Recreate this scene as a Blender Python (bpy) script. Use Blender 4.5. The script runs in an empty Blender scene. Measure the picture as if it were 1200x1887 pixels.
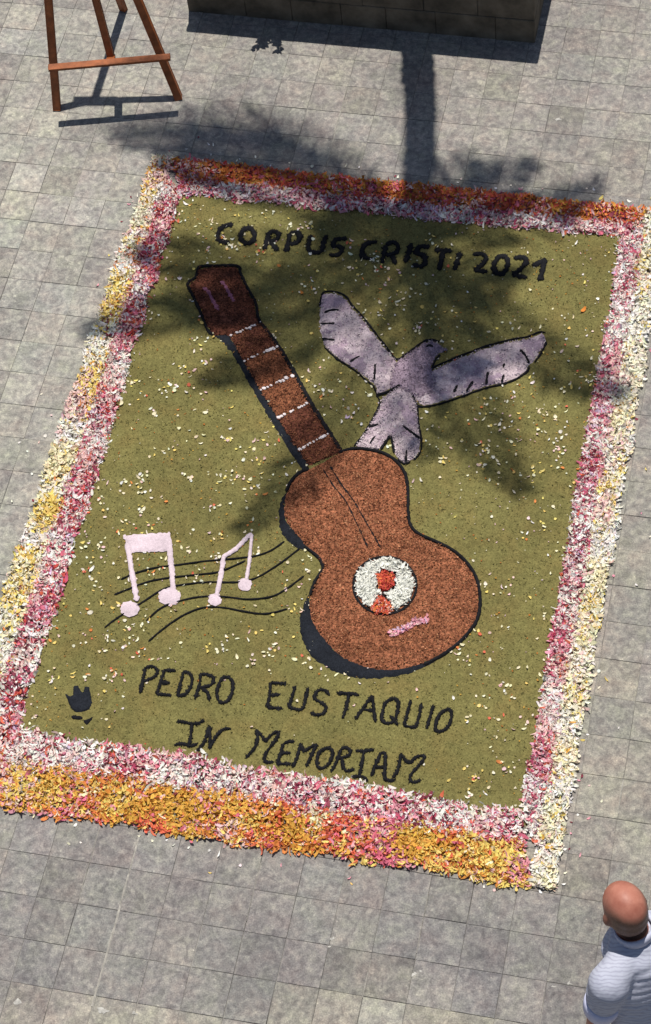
import bpy, bmesh, math, random
import numpy as np
from mathutils import Vector, Matrix, Euler, noise as mnoise
from mathutils.geometry import delaunay_2d_cdt

random.seed(7); rng = np.random.default_rng(11)
scene = bpy.context.scene
COL = scene.collection

# ------------------------------------------------------------------ camera
CAM = np.array([2.0831, -6.2213, 9.4026])
CR = np.array([0.97518579, 0.20583917, -0.08150407])
CU = np.array([-0.12695808, 0.82155685, 0.55581111])
CF = np.array([-0.18136793, 0.5316715, -0.82730351])
FPX, CX, CY = 4200.0, 600.0, 943.5
cam = bpy.data.cameras.new('camera'); camo = bpy.data.objects.new('camera', cam); COL.objects.link(camo)
camo.matrix_world = Matrix(((CR[0], CU[0], -CF[0], CAM[0]), (CR[1], CU[1], -CF[1], CAM[1]),
                            (CR[2], CU[2], -CF[2], CAM[2]), (0, 0, 0, 1)))
cam.sensor_fit = 'HORIZONTAL'; cam.sensor_width = 36; cam.lens = 36 * FPX / 1200
cam.clip_end = 2000; cam.clip_start = 0.1
scene.camera = camo

# ------------------------------------------------------------------ sky, sun, exposure
SUN_EL = math.radians(74.5)
AZ = np.array([0.2117, -0.9773])                 # ground direction in which shadows fall
world = bpy.data.worlds.new('World'); scene.world = world; world.use_nodes = True
wn = world.node_tree.nodes; wl = world.node_tree.links
bg = wn['Background']
sky = wn.new('ShaderNodeTexSky'); sky.sky_type = 'NISHITA'; sky.sun_disc = False
sky.sun_elevation = SUN_EL
sdir = Vector((-AZ[0] * math.cos(SUN_EL), -AZ[1] * math.cos(SUN_EL), math.sin(SUN_EL)))   # towards the sun
sky.sun_rotation = math.atan2(sdir.x, sdir.y)
wl.new(sky.outputs[0], bg.inputs[0]); bg.inputs[1].default_value = 0.066
sun = bpy.data.lights.new('sun', 'SUN'); sun.energy = 4.9; sun.angle = math.radians(0.55); sun.color = (1, 0.95, 0.875)
suno = bpy.data.objects.new('sun', sun); COL.objects.link(suno)
suno.rotation_euler = (-sdir).to_track_quat('-Z', 'Y').to_euler(); suno.location = (0, 0, 20)
scene.view_settings.view_transform = 'Standard'; scene.view_settings.look = 'None'
scene.view_settings.exposure = 0.1; scene.view_settings.gamma = 1; scene.view_settings.use_curve_mapping = False

# ------------------------------------------------------------------ helpers
def G(x, y, z=0.0):
    """point on the plaza (height z) that the traced drawing point belongs to"""
    d = CF * FPX + CR * (x - CX) + CU * (CY - y)
    t = (z - CAM[2]) / d[2]
    return CAM + d * t
def P(v):
    d = np.asarray(v, float) - CAM; z = d @ CF
    return CX + FPX * (d @ CR) / z, CY - FPX * (d @ CU) / z
def g2(pts): return [tuple(G(x, y)[:2]) for x, y in pts]
def zz(ox, oy, s, pts): return g2([(ox + x / s, oy + y / s) for x, y in pts])

def tag(o, label=None, cat=None, group=None, kind=None):
    if label: o['label'] = label
    if cat: o['category'] = cat
    if group: o['group'] = group
    if kind: o['kind'] = kind
    return o
def link(o, parent=None):
    COL.objects.link(o)
    if parent is not None: o.parent = parent
    return o
def empty(name, loc=(0, 0, 0), rz=0):
    o = bpy.data.objects.new(name, None); o.empty_display_size = .2; o.location = loc; o.rotation_euler = (0, 0, rz)
    return link(o)
def mesh_obj(name, verts, faces, mat, parent=None, smooth=False, world=True):
    """verts in world coordinates; if parent is an Empty at a location they are made local to it"""
    me = bpy.data.meshes.new(name)
    v = np.asarray(verts, float).reshape(-1, 3)
    if parent is not None and world:
        off = np.array(abs_loc(parent)); v = v - off
    me.from_pydata(v.tolist(), [], [tuple(int(i) for i in f) for f in faces])
    me.update()
    if mat: me.materials.append(mat)
    if smooth: me.shade_smooth()
    return link(bpy.data.objects.new(name, me), parent)
def abs_loc(o):
    l = Vector(o.location)
    while o.parent is not None:
        o = o.parent; l += Vector(o.location)
    return l
def bm_obj(name, bm, mat, parent=None, smooth=False):
    me = bpy.data.meshes.new(name); bm.to_mesh(me); bm.free()
    if mat: me.materials.append(mat)
    if smooth: me.shade_smooth()
    return link(bpy.data.objects.new(name, me), parent)
def recenter(o):
    """put the origin of a world-space mesh object at its own ground centre"""
    v = np.empty(len(o.data.vertices) * 3); o.data.vertices.foreach_get('co', v); v = v.reshape(-1, 3)
    c = np.array([v[:, 0].mean(), v[:, 1].mean(), v[:, 2].min()])
    v -= c; o.data.vertices.foreach_set('co', v.ravel()); o.data.update(); o.location = Vector(c) + Vector(o.location)
    return o

def catmull(pts, n=6, closed=False):
    p = [np.array(q, float) for q in pts]; out = []
    m = len(p)
    if m < 3 and not closed:
        a, b = p[0], p[-1]
        return [a + (b - a) * t for t in np.linspace(0, 1, n + 1)]
    rngk = range(m if closed else m - 1)
    for i in rngk:
        if closed: a, b, c, d = p[(i - 1) % m], p[i], p[(i + 1) % m], p[(i + 2) % m]
        else: a, b, c, d = p[max(i - 1, 0)], p[i], p[i + 1], p[min(i + 2, m - 1)]
        for t in np.linspace(0, 1, n, endpoint=False):
            out.append(.5 * (2 * b + (c - a) * t + (2 * a - 5 * b + 4 * c - d) * t * t + (3 * b - a - 3 * c + d) * t ** 3))
    if not closed: out.append(p[-1])
    return out
def resample(pts, step, closed=False):
    p = np.array(pts)
    if closed: p = np.vstack([p, p[:1]])
    d = np.r_[0, np.cumsum(np.linalg.norm(np.diff(p, axis=0), axis=1))]
    n = max(int(d[-1] / step), 3 if closed else 1)
    s = np.linspace(0, d[-1], n + 1)
    q = np.stack([np.interp(s, d, p[:, 0]), np.interp(s, d, p[:, 1])], 1)
    return q[:-1] if closed else q
def inside(pts, poly):
    x, y = pts[:, 0], pts[:, 1]; c = np.zeros(len(pts), bool)
    j = len(poly) - 1
    for i in range(len(poly)):
        xi, yi = poly[i]; xj, yj = poly[j]
        m = ((yi > y) != (yj > y)) & (x < (xj - xi) * (y - yi) / (yj - yi + 1e-15) + xi)
        c ^= m; j = i
    return c
def edge_dist(pts, poly):
    poly = np.asarray(poly); d = np.full(len(pts), 1e9)
    for i in range(len(poly)):
        a, b = poly[i], poly[(i + 1) % len(poly)]; ab = b - a
        t = np.clip(((pts - a) @ ab) / (ab @ ab + 1e-15), 0, 1)
        d = np.minimum(d, np.linalg.norm(pts - (a + t[:, None] * ab), axis=1))
    return d
def nz(x, y, s, o=0.0): return mnoise.noise(Vector((x * s + o, y * s - o, o)))

def fill(name, poly, z0, h, mat, parent=None, step=.018, soft=.02, smooth_pts=5, ragged=.0025, lump=.0012):
    """a heap of loose sawdust filling an outline: soft shoulders, uneven top"""
    if smooth_pts: poly = catmull(poly, smooth_pts, True)
    poly = resample(poly, step * .7, True)
    poly = poly + rng.normal(0, ragged, poly.shape)
    lo, hi = poly.min(0), poly.max(0)
    gx, gy = np.meshgrid(np.arange(lo[0], hi[0], step), np.arange(lo[1], hi[1], step))
    g = np.stack([gx.ravel(), gy.ravel()], 1) + rng.uniform(-.3, .3, (gx.size, 2)) * step
    g = g[inside(g, poly)]
    if len(g): g = g[edge_dist(g, poly) > step * .45]
    allp = np.vstack([poly, g]) if len(g) else poly
    n = len(poly)
    vc, _, fc, _, _, _ = delaunay_2d_cdt([Vector(p) for p in allp], [(i, (i + 1) % n) for i in range(n)], [], 1, 1e-6)
    V = np.array([(v.x, v.y) for v in vc])
    d = edge_dist(V, poly)
    t = np.clip(d / soft, 0, 1); t = t * t * (3 - 2 * t)
    zv = z0 + h * t + np.array([nz(x, y, 25) for x, y in V]) * lump * 2 + rng.normal(0, lump * .5, len(V))
    zv[d < 1e-4] = z0 - .0025
    F = []
    for f in fc:
        a, b, c = [V[i] for i in f[:3]]
        F.append(f if (b[0] - a[0]) * (c[1] - a[1]) - (b[1] - a[1]) * (c[0] - a[0]) > 0 else f[::-1])
    return mesh_obj(name, np.c_[V, zv], F, mat, parent, True)

def ribbon_data(pts, w, z0, h, closed=False, taper=True, n=5, wob=.12, step=.008):
    c = resample(catmull(pts, n, closed), step, closed)
    m = len(c)
    if closed: tan = np.roll(c, -1, 0) - np.roll(c, 1, 0)
    else: tan = np.gradient(c, axis=0) if m > 1 else np.array([[1, 0]])
    tan /= np.linalg.norm(tan, axis=1)[:, None] + 1e-12
    nor = np.stack([-tan[:, 1], tan[:, 0]], 1)
    ph = random.uniform(0, 50)
    V = []; F = []
    for i in range(m):
        ww = w * .5 * (1 + wob * 1.6 * nz(i * .35, ph, 1.0) + random.gauss(0, wob * .45))
        hh = h * (1 + .25 * nz(i * .3, ph + 9, 1.0))
        if taper and not closed:
            e = min(i, m - 1 - i) * step / (w * .5 + 1e-9)
            if e < 1: ww *= max(.35, math.sqrt(1 - (1 - e) ** 2)); hh *= max(.3, e)
        for k, (s, zf) in enumerate(((-1.0, -.25), (-.72, .62), (0, 1.0), (.72, .62), (1.0, -.25))):
            q = c[i] + nor[i] * ww * s * (1 + (random.gauss(0, .11) if k in (0, 4) else 0))
            V.append((q[0], q[1], z0 + hh * zf))
    seg = m if closed else m - 1
    for i in range(seg):
        j = (i + 1) % m
        for k in range(4): F.append((i * 5 + k, j * 5 + k, j * 5 + k + 1, i * 5 + k + 1)[::-1])
    return V, F
def strokes(name, lst, w, z0, h, mat, parent=None, **kw):
    V, F = [], []
    for s in lst:
        closed = len(s) > 3 and np.allclose(s[0], s[-1])
        v, f = ribbon_data(s[:-1] if closed else s, w, z0, h, closed=closed, **kw)
        F += [tuple(i + len(V) for i in q) for q in f]; V += v
    return mesh_obj(name, V, F, mat, parent, True)

# ------------------------------------------------------------------ materials
def mat_new(name, rough=.9, spec=.2):
    m = bpy.data.materials.new(name); m.use_nodes = True
    b = m.node_tree.nodes['Principled BSDF']; b.inputs['Roughness'].default_value = rough
    b.inputs['Specular IOR Level'].default_value = spec
    return m, m.node_tree.nodes, m.node_tree.links, b
def noise_node(N, L, vec, scale, detail=3, rough=.6):
    t = N.new('ShaderNodeTexNoise'); t.inputs['Scale'].default_value = scale
    t.inputs['Detail'].default_value = detail; t.inputs['Roughness'].default_value = rough
    L.new(vec, t.inputs['Vector']); return t.outputs['Fac']
def ramp(N, L, fac, stops):
    r = N.new('ShaderNodeValToRGB'); e = r.color_ramp.elements
    while len(e) < len(stops): e.new(.5)
    for k, (p, c) in enumerate(stops): e[k].position = p; e[k].color = (*c, 1) if len(c) == 3 else c
    L.new(fac, r.inputs[0]); return r.outputs[0]
def mixc(N, L, a, b, fac=.5, mode='MIX'):
    m = N.new('ShaderNodeMix'); m.data_type = 'RGBA'; m.blend_type = mode
    for s, v in ((0, fac), (6, a), (7, b)):
        if hasattr(v, 'node'): L.new(v, m.inputs[s])
        else: m.inputs[s].default_value = v if s == 0 else ((*v, 1) if len(v) == 3 else v)
    return m.outputs[2]
def bumpn(N, L, b, h, strength, dist):
    n = N.new('ShaderNodeBump'); n.inputs['Strength'].default_value = strength; n.inputs['Distance'].default_value = dist
    L.new(h, n.inputs['Height']); L.new(n.outputs[0], b.inputs['Normal'])

def sawdust(name, c, contrast=.45, fine=190, patch=5.0, patch_c=.18, bump=.5, tint=None):
    m, N, L, b = mat_new(name, .95, .08)
    pos = N.new('ShaderNodeNewGeometry').outputs['Position']
    f1 = noise_node(N, L, pos, fine, 2, .7); f2 = noise_node(N, L, pos, patch, 4, .6); f3 = noise_node(N, L, pos, fine * .28, 3, .6)
    c = np.array(c)
    lo, hi = c * (1 - contrast), np.minimum(c * (1 + contrast), .9)
    col = ramp(N, L, f1, [(.30, tuple(lo)), (.5, tuple(c)), (.70, tuple(hi))])
    col = mixc(N, L, col, ramp(N, L, f2, [(.3, (1 - patch_c,) * 3), (.7, (1 + patch_c,) * 3)]), 1, 'MULTIPLY')
    col = mixc(N, L, col, ramp(N, L, f3, [(.3, (1 - contrast * .5,) * 3), (.7, (1 + contrast * .5,) * 3)]), 1, 'MULTIPLY')
    if tint is not None:
        f4 = noise_node(N, L, pos, patch * 1.7 + 2, 3, .5)
        msk = ramp(N, L, f4, [(.45, (0, 0, 0)), (.68, (1, 1, 1))])
        col = mixc(N, L, col, mixc(N, L, col, tint, 1, 'MULTIPLY'), msk)
    L.new(col, b.inputs['Base Color'])
    bumpn(N, L, b, f1, bump, .004)
    return m
M = {}
M['green'] = sawdust('green_sawdust', (.143, .129, .046), .34, 140, 2.2, .15, .7, tint=(1.06, .96, .95))
M['black'] = sawdust('black_sawdust', (.012, .012, .014), .4, 190, 8, .2)
M['charcoal'] = sawdust('charcoal_sawdust', (.014, .016, .021), .4, 190, 8, .2)
M['brown'] = sawdust('brown_sawdust', (.19, .072, .037), .85, 105, 4, .18, 1.0)
M['neck_sunlit'] = sawdust('sunlit_brown_sawdust', (.165, .062, .031), .8, 105, 6, .2, .9)  # brighter fretboard brown, sun dapple put into the colour
M['redbrown'] = sawdust('red_brown_sawdust', (.105, .037, .023), .8, 100, 7, .2, .8)
M['lavender'] = sawdust('lavender_sawdust', (.47, .385, .405), .22, 140, 8, .28, .5, tint=(.62, .55, .64))
M['lavender_grey'] = sawdust('grey_lavender_sawdust', (.285, .215, .265), .2, 150, 10, .18, .4)
M['lilac'] = sawdust('pale_lilac_sawdust', (.56, .46, .50), .16, 150, 10, .14, .4)
M['whitebead'] = sawdust('white_sawdust', (.66, .60, .60), .2, 150, 10, .1, .4)
M['pinkdust'] = sawdust('pink_sawdust', (.62, .29, .38), .3, 150, 10, .2, .5)
M['mauve'] = sawdust('mauve_sawdust', (.25, .10, .15), .35, 150, 10, .2, .5)

def stone_mat(name, sheet=False):
    m, N, L, b = mat_new(name, .82, .25)
    pos = N.new('ShaderNodeNewGeometry').outputs['Position']
    oi = N.new('ShaderNodeObjectInfo')
    vo = N.new('ShaderNodeVectorMath'); vo.operation = 'MULTIPLY_ADD'
    L.new(oi.outputs['Random'], vo.inputs[0]); vo.inputs[1].default_value = (3.1, 1.7, 5.0); L.new(pos, vo.inputs[2])
    f1 = noise_node(N, L, vo.outputs[0], 34, 5, .65)
    f2 = noise_node(N, L, pos, 2.0, 6, .7)
    f3 = noise_node(N, L, vo.outputs[0], 150, 3, .7)
    v = N.new('ShaderNodeTexNoise'); v.inputs['Scale'].default_value = 15; v.inputs['Detail'].default_value = 6
    v.inputs['Distortion'].default_value = 1.6; L.new(vo.outputs[0], v.inputs['Vector'])
    base = oi.outputs['Color'] if not sheet else (.220, .207, .191)
    col = mixc(N, L, base, ramp(N, L, f1, [(.30, (.70, .70, .72)), (.5, (1, 1, 1)), (.70, (1.32, 1.31, 1.26))]), 1, 'MULTIPLY')
    col = mixc(N, L, col, ramp(N, L, v.outputs['Fac'], [(.36, (.80, .79, .80)), (.5, (1, 1, 1)), (.62, (1.18, 1.18, 1.14))]), 1, 'MULTIPLY')
    col = mixc(N, L, col, ramp(N, L, f2, [(.33, (.80, .80, .83)), (.5, (1, 1, 1)), (.67, (1.16, 1.15, 1.10))]), 1, 'MULTIPLY')
    col = mixc(N, L, col, ramp(N, L, f3, [(.28, (.68, .68, .69)), (.5, (1, 1, 1)), (.70, (1.36, 1.36, 1.33))]), 1, 'MULTIPLY')
    vr = N.new('ShaderNodeTexVoronoi'); vr.inputs['Scale'].default_value = 55; L.new(vo.outputs[0], vr.inputs['Vector'])
    col = mixc(N, L, col, ramp(N, L, vr.outputs['Distance'], [(.10, (1.55, 1.54, 1.48)), (.22, (1, 1, 1))]), ramp(N, L, f1, [(.5, (0, 0, 0)), (.62, (1, 1, 1))]), 'MULTIPLY')
    f5 = noise_node(N, L, pos, 7, 3, .6)                    # traces of moss and rust
    col = mixc(N, L, col, ramp(N, L, f5, [(.30, (1.05, .98, .97)), (.5, (1, 1, 1)), (.70, (.98, 1.015, .95))]), 1, 'MULTIPLY')
    L.new(col, b.inputs['Base Color'])
    bumpn(N, L, b, f1, .35, .005)
    return m
M['tile'] = stone_mat('paving_stone'); M['mortar'] = stone_mat('mortar_bed', True)
def plain(name, c, rough=.85, spec=.2, var=.15, scale=30, bump=0):
    m, N, L, b = mat_new(name, rough, spec)
    pos = N.new('ShaderNodeTexCoord').outputs['Object']
    f = noise_node(N, L, pos, scale, 4, .6); c = np.array(c)
    L.new(ramp(N, L, f, [(.3, tuple(c * (1 - var))), (.7, tuple(np.minimum(c * (1 + var), 1)))]), b.inputs['Base Color'])
    if bump: bumpn(N, L, b, f, bump, .003)
    return m
m, N, L, b = mat_new('joint_dirt', .95, .1)
pos = N.new('ShaderNodeNewGeometry').outputs['Position']; f = noise_node(N, L, pos, 2.3, 4, .65)
L.new(ramp(N, L, f, [(.33, (.06, .057, .053)), (.46, (.15, .143, .135)), (.56, (.26, .25, .23))]), b.inputs['Base Color']); M['joint'] = m
M['seam'] = plain('pale_mortar', (.34, .32, .28), .95, .1, .3, 45, .4)
M['wood'] = plain('varnished_wood', (.27, .082, .026), .5, .3, .35, 20)
M['planter_stone'] = plain('planter_stone', (.115, .096, .072), .9, .15, .5, 7, .8)
M['coping'] = plain('planter_coping', (.2, .17, .13), .9, .15, .25, 12, .5)
M['soil'] = plain('dark_soil', (.06, .042, .03), 1, .05, .5, 30, .9)
M['bark'] = plain('palm_bark', (.16, .115, .08), .95, .1, .35, 12, .9)
M['leaf'] = plain('palm_leaf', (.055, .095, .03), .6, .3, .3, 5)
M['shrub'] = plain('shrub_leaf', (.04, .085, .028), .6, .3, .3, 9)
m, N, L, b = mat_new('skin', .5, .32)                      # sunburnt scalp, cropped hair round the back and sides
tc = N.new('ShaderNodeTexCoord').outputs['Object']; f = noise_node(N, L, tc, 16, 3, .6); f2 = noise_node(N, L, tc, 160, 2, .6)
sk = ramp(N, L, f, [(.3, (.29, .10, .068)), (.7, (.43, .18, .125))])
sx = N.new('ShaderNodeSeparateXYZ'); L.new(tc, sx.inputs[0])
def mth(op, a, b_, c_=None):
    n_ = N.new('ShaderNodeMath'); n_.operation = op
    for k, v in enumerate((a, b_, c_)):
        if v is None: continue
        if hasattr(v, 'node'): L.new(v, n_.inputs[k])
        else: n_.inputs[k].default_value = v
    return n_.outputs[0]
line = mth('MULTIPLY_ADD', sx.outputs['Y'], .12, 1.656)                      # hairline drops towards the back
hgt = mth('SUBTRACT', mth('MULTIPLY_ADD', f, .03, line), sx.outputs['Z'])
hm = mth('MULTIPLY', mth('MULTIPLY', hgt, 30.0), 1.0); cl = N.new('ShaderNodeClamp'); L.new(hm, cl.inputs[0])
hd = mth('GREATER_THAN', sx.outputs['Z'], 1.50); bc = N.new('ShaderNodeClamp'); L.new(mth('MULTIPLY', mth('SUBTRACT', .225, sx.outputs['Y']), 11.0), bc.inputs[0]); bk = bc.outputs[0]
hm = mth('MULTIPLY', mth('MULTIPLY', cl.outputs[0], hd), mth('MULTIPLY', bk, .88))
bumpn(N, L, b, f2, .25, .002)
L.new(mixc(N, L, sk, ramp(N, L, f2, [(.3, (.045, .028, .02)), (.7, (.13, .075, .048))]), hm), b.inputs['Base Color']); M['skin'] = m
M['stubble'] = plain('stubble_hair', (.13, .078, .052), .8, .2, .3, 90)
M['trouser'] = plain('dark_trousers', (.04, .045, .06), .9, .15, .2, 60)
M['shoe'] = plain('brown_shoe', (.06, .035, .022), .5, .4, .2, 20)
M['cuff'] = plain('lavender_cuff', (.50, .51, .66), .9, .15, .06, 40)
M['collar'] = plain('shirt_collar', (.44, .45, .55), .9, .15, .1, 40); M['eye'] = plain('eye', (.5, .48, .45), .3, .5, .05, 10); M['lip'] = plain('lip', (.35, .11, .09), .5, .3, .1, 20)
m, N, L, b = mat_new('striped_shirt', .9, .15)            # thin dark stripes on pale blue grey cotton
tc = N.new('ShaderNodeTexCoord').outputs['Object']; w = N.new('ShaderNodeTexWave'); w.wave_type = 'BANDS'; w.bands_direction = 'DIAGONAL'
w.inputs['Scale'].default_value = 27; w.inputs['Distortion'].default_value = 7.0; w.inputs['Detail'].default_value = 2; w.inputs['Detail Scale'].default_value = .8
L.new(tc, w.inputs['Vector'])
f = noise_node(N, L, tc, 9, 3, .6)
sc_ = ramp(N, L, w.outputs['Fac'], [(.0, (.33, .34, .42)), (.12, (.36, .37, .45)), (.30, (.40, .42, .50)), (1, (.43, .45, .53))])
L.new(mixc(N, L, sc_, ramp(N, L, f, [(.3, (.9, .9, .92)), (.7, (1.06, 1.05, 1.04))]), 1, 'MULTIPLY'), b.inputs['Base Color'])
f = noise_node(N, L, tc, 7, 3, .5); bumpn(N, L, b, f, .7, .03); M['shirt'] = m
m, N, L, b = mat_new('flower_petal', .7, .18)             # petals carry their own colour per petal
at = N.new('ShaderNodeAttribute'); at.attribute_name = 'petal_colour'
L.new(at.outputs['Color'], b.inputs['Base Color'])
tr = N.new('ShaderNodeBsdfTranslucent'); L.new(at.outputs['Color'], tr.inputs['Color'])
mx = N.new('ShaderNodeMixShader'); mx.inputs[0].default_value = .22
L.new(b.outputs[0], mx.inputs[1]); L.new(tr.outputs[0], mx.inputs[2]); L.new(mx.outputs[0], N['Material Output'].inputs[0])
M['petal'] = m

# ------------------------------------------------------------------ paving
TX, TY = .194, .2055
O0 = G(240, 1602)[:2]
OUT = [G(283, 290)[:2], G(1235, 392)[:2], G(1020, 1640)[:2], G(-122, 1472)[:2]]        # TL TR BR BL outer edge of the petals
INN = [G(333, 362)[:2], G(1147, 440)[:2], G(962, 1499)[:2], G(36, 1343)[:2]]
S = 300.0
plaza = mesh_obj('plaza_ground', [(-S, -S, -.004), (S, -S, -.004), (S, S, -.004), (-S, S, -.004)], [(0, 1, 2, 3)], M['joint'])
tag(plaza, kind='structure', label='grey stone plaza paved in small square tiles')
def tile_mesh(k):
    r = random.Random(k); g = .0004 + .0017 * r.random() ** 2; hx, hy = TX / 2 - g, TY / 2 - g
    bv = .0014; V = []
    for (a, c, z) in ((hx, hy, -.012), (hx, hy, -bv), (hx - bv, hy - bv, 0)):
        for sx, sy in ((-1, -1), (1, -1), (1, 1), (-1, 1)):
            V.append((sx * a + r.gauss(0, .0006), sy * c + r.gauss(0, .0006), z))
    F = [(8, 9, 10, 11)]
    for l in (0, 4):
        for i in range(4): F.append((l + i, l + (i + 1) % 4, l + 4 + (i + 1) % 4, l + 4 + i))
    me = bpy.data.meshes.new('paving_tile'); me.from_pydata(V, [], F); me.materials.append(M['tile']); return me
TM = [tile_mesh(k) for k in range(14)]
cen = np.mean(OUT, 0)
shr = [cen + (np.array(p) - cen) * .93 for p in OUT]
PX0, PX1, PY0, PY1, PH = -1.514, .545, 3.172, 4.25, .58       # planter footprint and height
def tile_colour(x, y):
    px, py = P((x, y, 0))
    t = min(max((420 - px) / 420, 0), 1) * min(max((1500 - py) / 250, 0), 1)     # paler, warmer stones on the left
    d = min(max((py - 1420) / 200, 0), 1)
    c = np.array([.220, .207, .191]) * (1 - t) + np.array([.272, .262, .234]) * t
    c = c * (1 - .15 * d) * np.array([1 - .02 * d, 1 - .01 * d, 1 + .02 * d])
    if py > 1845 and px < 900: c = c * np.array([1.22, 1.20, 1.12])
    if px > 1000 and 500 < py < 1700: c = c * np.array([1.04, 1.04, 1.0])
    c = c * (1 + random.gauss(0, .055)) * np.array([1 + random.gauss(0, .012), 1, 1 + random.gauss(0, .015)])
    return c
hid_v, hid_f = [], []
cand = []
for i in range(-62, 63):
    for j in range(-50, 66):
        x, y = O0[0] + (i + .5) * TX, O0[1] + (j + .5) * TY
        corners = np.array([(x + sx * TX / 2, y + sy * TY / 2) for sx in (-1, 1) for sy in (-1, 1)])
        px, py = zip(*[P((a, c, 0)) for a, c in corners])
        vis = max(px) > 0 and min(px) < 1200 and max(py) > 0 and min(py) < 1887
        if vis and inside(corners, shr).all(): vis = False
        if PX0 < x < PX1 and y > PY0 + .02 and y < PY1: vis = False
        if vis:
            cx0, cx1 = max(min(px), 0), min(max(px), 1200); cy0, cy1 = max(min(py), 0), min(max(py), 1887)
            cand.append(((cx1 - cx0) * (cy1 - cy0), x, y))
        else: hid_f.append((x, y))
cand.sort(reverse=True)
for a, x, y in cand[300:]: hid_f.append((x, y))
for k, (a, x, y) in enumerate(cand[:300]):
    o = bpy.data.objects.new('paving_tile', random.choice(TM)); o.location = (x, y, random.uniform(-.0012, .0012))
    o.rotation_euler = (random.gauss(0, .003), random.gauss(0, .003), random.choice((0, math.pi)) + random.gauss(0, .004))
    o.color = (*tile_colour(x, y), 1); link(o, plaza); o.location.z += .0
V, F = [], []
T0 = np.array([v.co for v in TM[0].vertices]); TF = [tuple(p.vertices) for p in TM[0].polygons]
for x, y in hid_f:
    b0 = len(V); V += (T0 + [x, y, random.uniform(-.0012, .0006)]).tolist(); F += [tuple(b0 + i for i in f) for f in TF]
rest = mesh_obj('paving_tile_field', V, F, M['mortar'], plaza); rest['kind'] = 'stuff'
def seam(a, b_, w):
    p, q = G(*a)[:2], G(*b_)[:2]
    i = round((((p + q) / 2)[0] - O0[0]) / TX); x = O0[0] + i * TX               # snap to the joint it fills
    n = max(int(abs(q[1] - p[1]) / .02), 2); V, F = [], []
    for k in range(n + 1):
        y = p[1] + (q[1] - p[1]) * k / n; ww = w * (1 + .35 * nz(x * 3, y, 14) + random.gauss(0, .12)) / 2
        xo = x + .004 * nz(1, y, 5)
        V += [(xo - ww, y, -.001), (xo, y, .0032), (xo + ww, y, -.001)]
    for k in range(n): F += [(3 * k, 3 * k + 1, 3 * k + 4, 3 * k + 3)[::-1], (3 * k + 1, 3 * k + 2, 3 * k + 5, 3 * k + 4)[::-1]]
    s = mesh_obj('mortar_seam', V, F, M['seam'], plaza)
    if np.mean([f.normal.z for f in s.data.polygons]) < 0: s.data.flip_normals()
for a, c, w in (((257, 1527), (168, 1855), .011), ((160, 1490), (133, 1655), .006), ((607, 300), (640, 205), .008), ((655, 215), (668, 165), .005),
                ((1140, 1500), (1165, 1440), .008), ((480, 1590), (468, 1700), .005), ((150, 380), (185, 280), .006), ((1075, 60), (1082, 0), .005),
                ((425, 180), (440, 95), .004), ((800, 1640), (785, 1760), .005), ((690, 1770), (675, 1840), .006)): seam(a, c, w)

M['stain'] = plain('white_stain', (.36, .35, .32), .95, .1, .35, 40, .3)
for x_, y_, r_ in ((762, 1796, .026), (775, 1790, .014), (612, 1730, .022), (30, 1846, .03), (190, 1862, .035), (250, 1868, .02), (1048, 1812, .02), (1020, 1818, .015), (945, 68, .02), (905, 60, .016), (607, 1745, .014), (1030, 220, .022)):
    c_ = G(x_, y_)[:2]; st = fill('white_stain', [c_ + r_ * random.uniform(.25, .95) * np.array((math.cos(a_), .6 * math.sin(a_))) for a_ in np.linspace(0, 2 * math.pi, 9, endpoint=False)], .0032, .0008, M['stain'], plaza, step=.01, soft=.01, ragged=.002, lump=.0002)
# ------------------------------------------------------------------ green sawdust ground of the carpet
ic = np.mean(INN, 0)
gpoly = [ic + (p - ic) * 1.04 for p in INN]
fld = fill('sawdust_field', gpoly, .004, .006, M['green'], None, step=.03, soft=.03, smooth_pts=0, ragged=.003, lump=.0016)
recenter(fld); tag(fld, 'olive green dyed sawdust field inside the petal border', 'sawdust carpet')
ZG = .0128

# ------------------------------------------------------------------ petals
def vnoise(p, s, seed):
    q = p * s + seed * 17.31; i = np.floor(q).astype(int); f = q - i; f = f * f * (3 - 2 * f)
    def h(a, b_): 
        n = (a * 374761393 + b_ * 668265263 + seed * 974711) & 0x7fffffff
        n = ((n ^ (n >> 13)) * 1274126177) & 0x7fffffff
        return (n ^ (n >> 16)) % 10007 / 10007.0
    a = h(i[:, 0], i[:, 1]); b_ = h(i[:, 0] + 1, i[:, 1]); c = h(i[:, 0], i[:, 1] + 1); d = h(i[:, 0] + 1, i[:, 1] + 1)
    return (a * (1 - f[:, 0]) + b_ * f[:, 0]) * (1 - f[:, 1]) + (c * (1 - f[:, 0]) + d * f[:, 0]) * f[:, 1]
PAL = dict(white=(.84, .81, .76), cream=(.82, .74, .50), pale=(.82, .78, .62), yellow=(.78, .60, .16), gold=(.66, .38, .05), orange=(.70, .24, .045), amber=(.55, .2, .02),
           coral=(.68, .13, .06), red=(.52, .045, .035), pink=(.70, .30, .37), rose=(.62, .14, .22), hot=(.48, .05, .13), wine=(.22, .018, .05), lilac=(.62, .46, .60), blush=(.78, .55, .52))
def pick(pos, weights, k=6.0, s=7.0, seed0=0):
    names = list(weights); W = []
    for i, n in enumerate(names):
        W.append(weights[n] * np.exp(k * (vnoise(pos, s, seed0 + i * 3 + 1) - .5)))
    W = np.array(W); W /= W.sum(0); cum = np.cumsum(W, 0); r = rng.random(len(pos))
    idx = (r[None] > cum).sum(0).clip(0, len(names) - 1)
    c = np.array([PAL[n] for n in names])[idx]; c = c * .95 + .05 * np.array([.80, .66, .58])
    return np.clip(c * rng.normal(1, .11, (len(pos), 1)) * rng.normal(1, .04, (len(pos), 3)), 0, .88)
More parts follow.
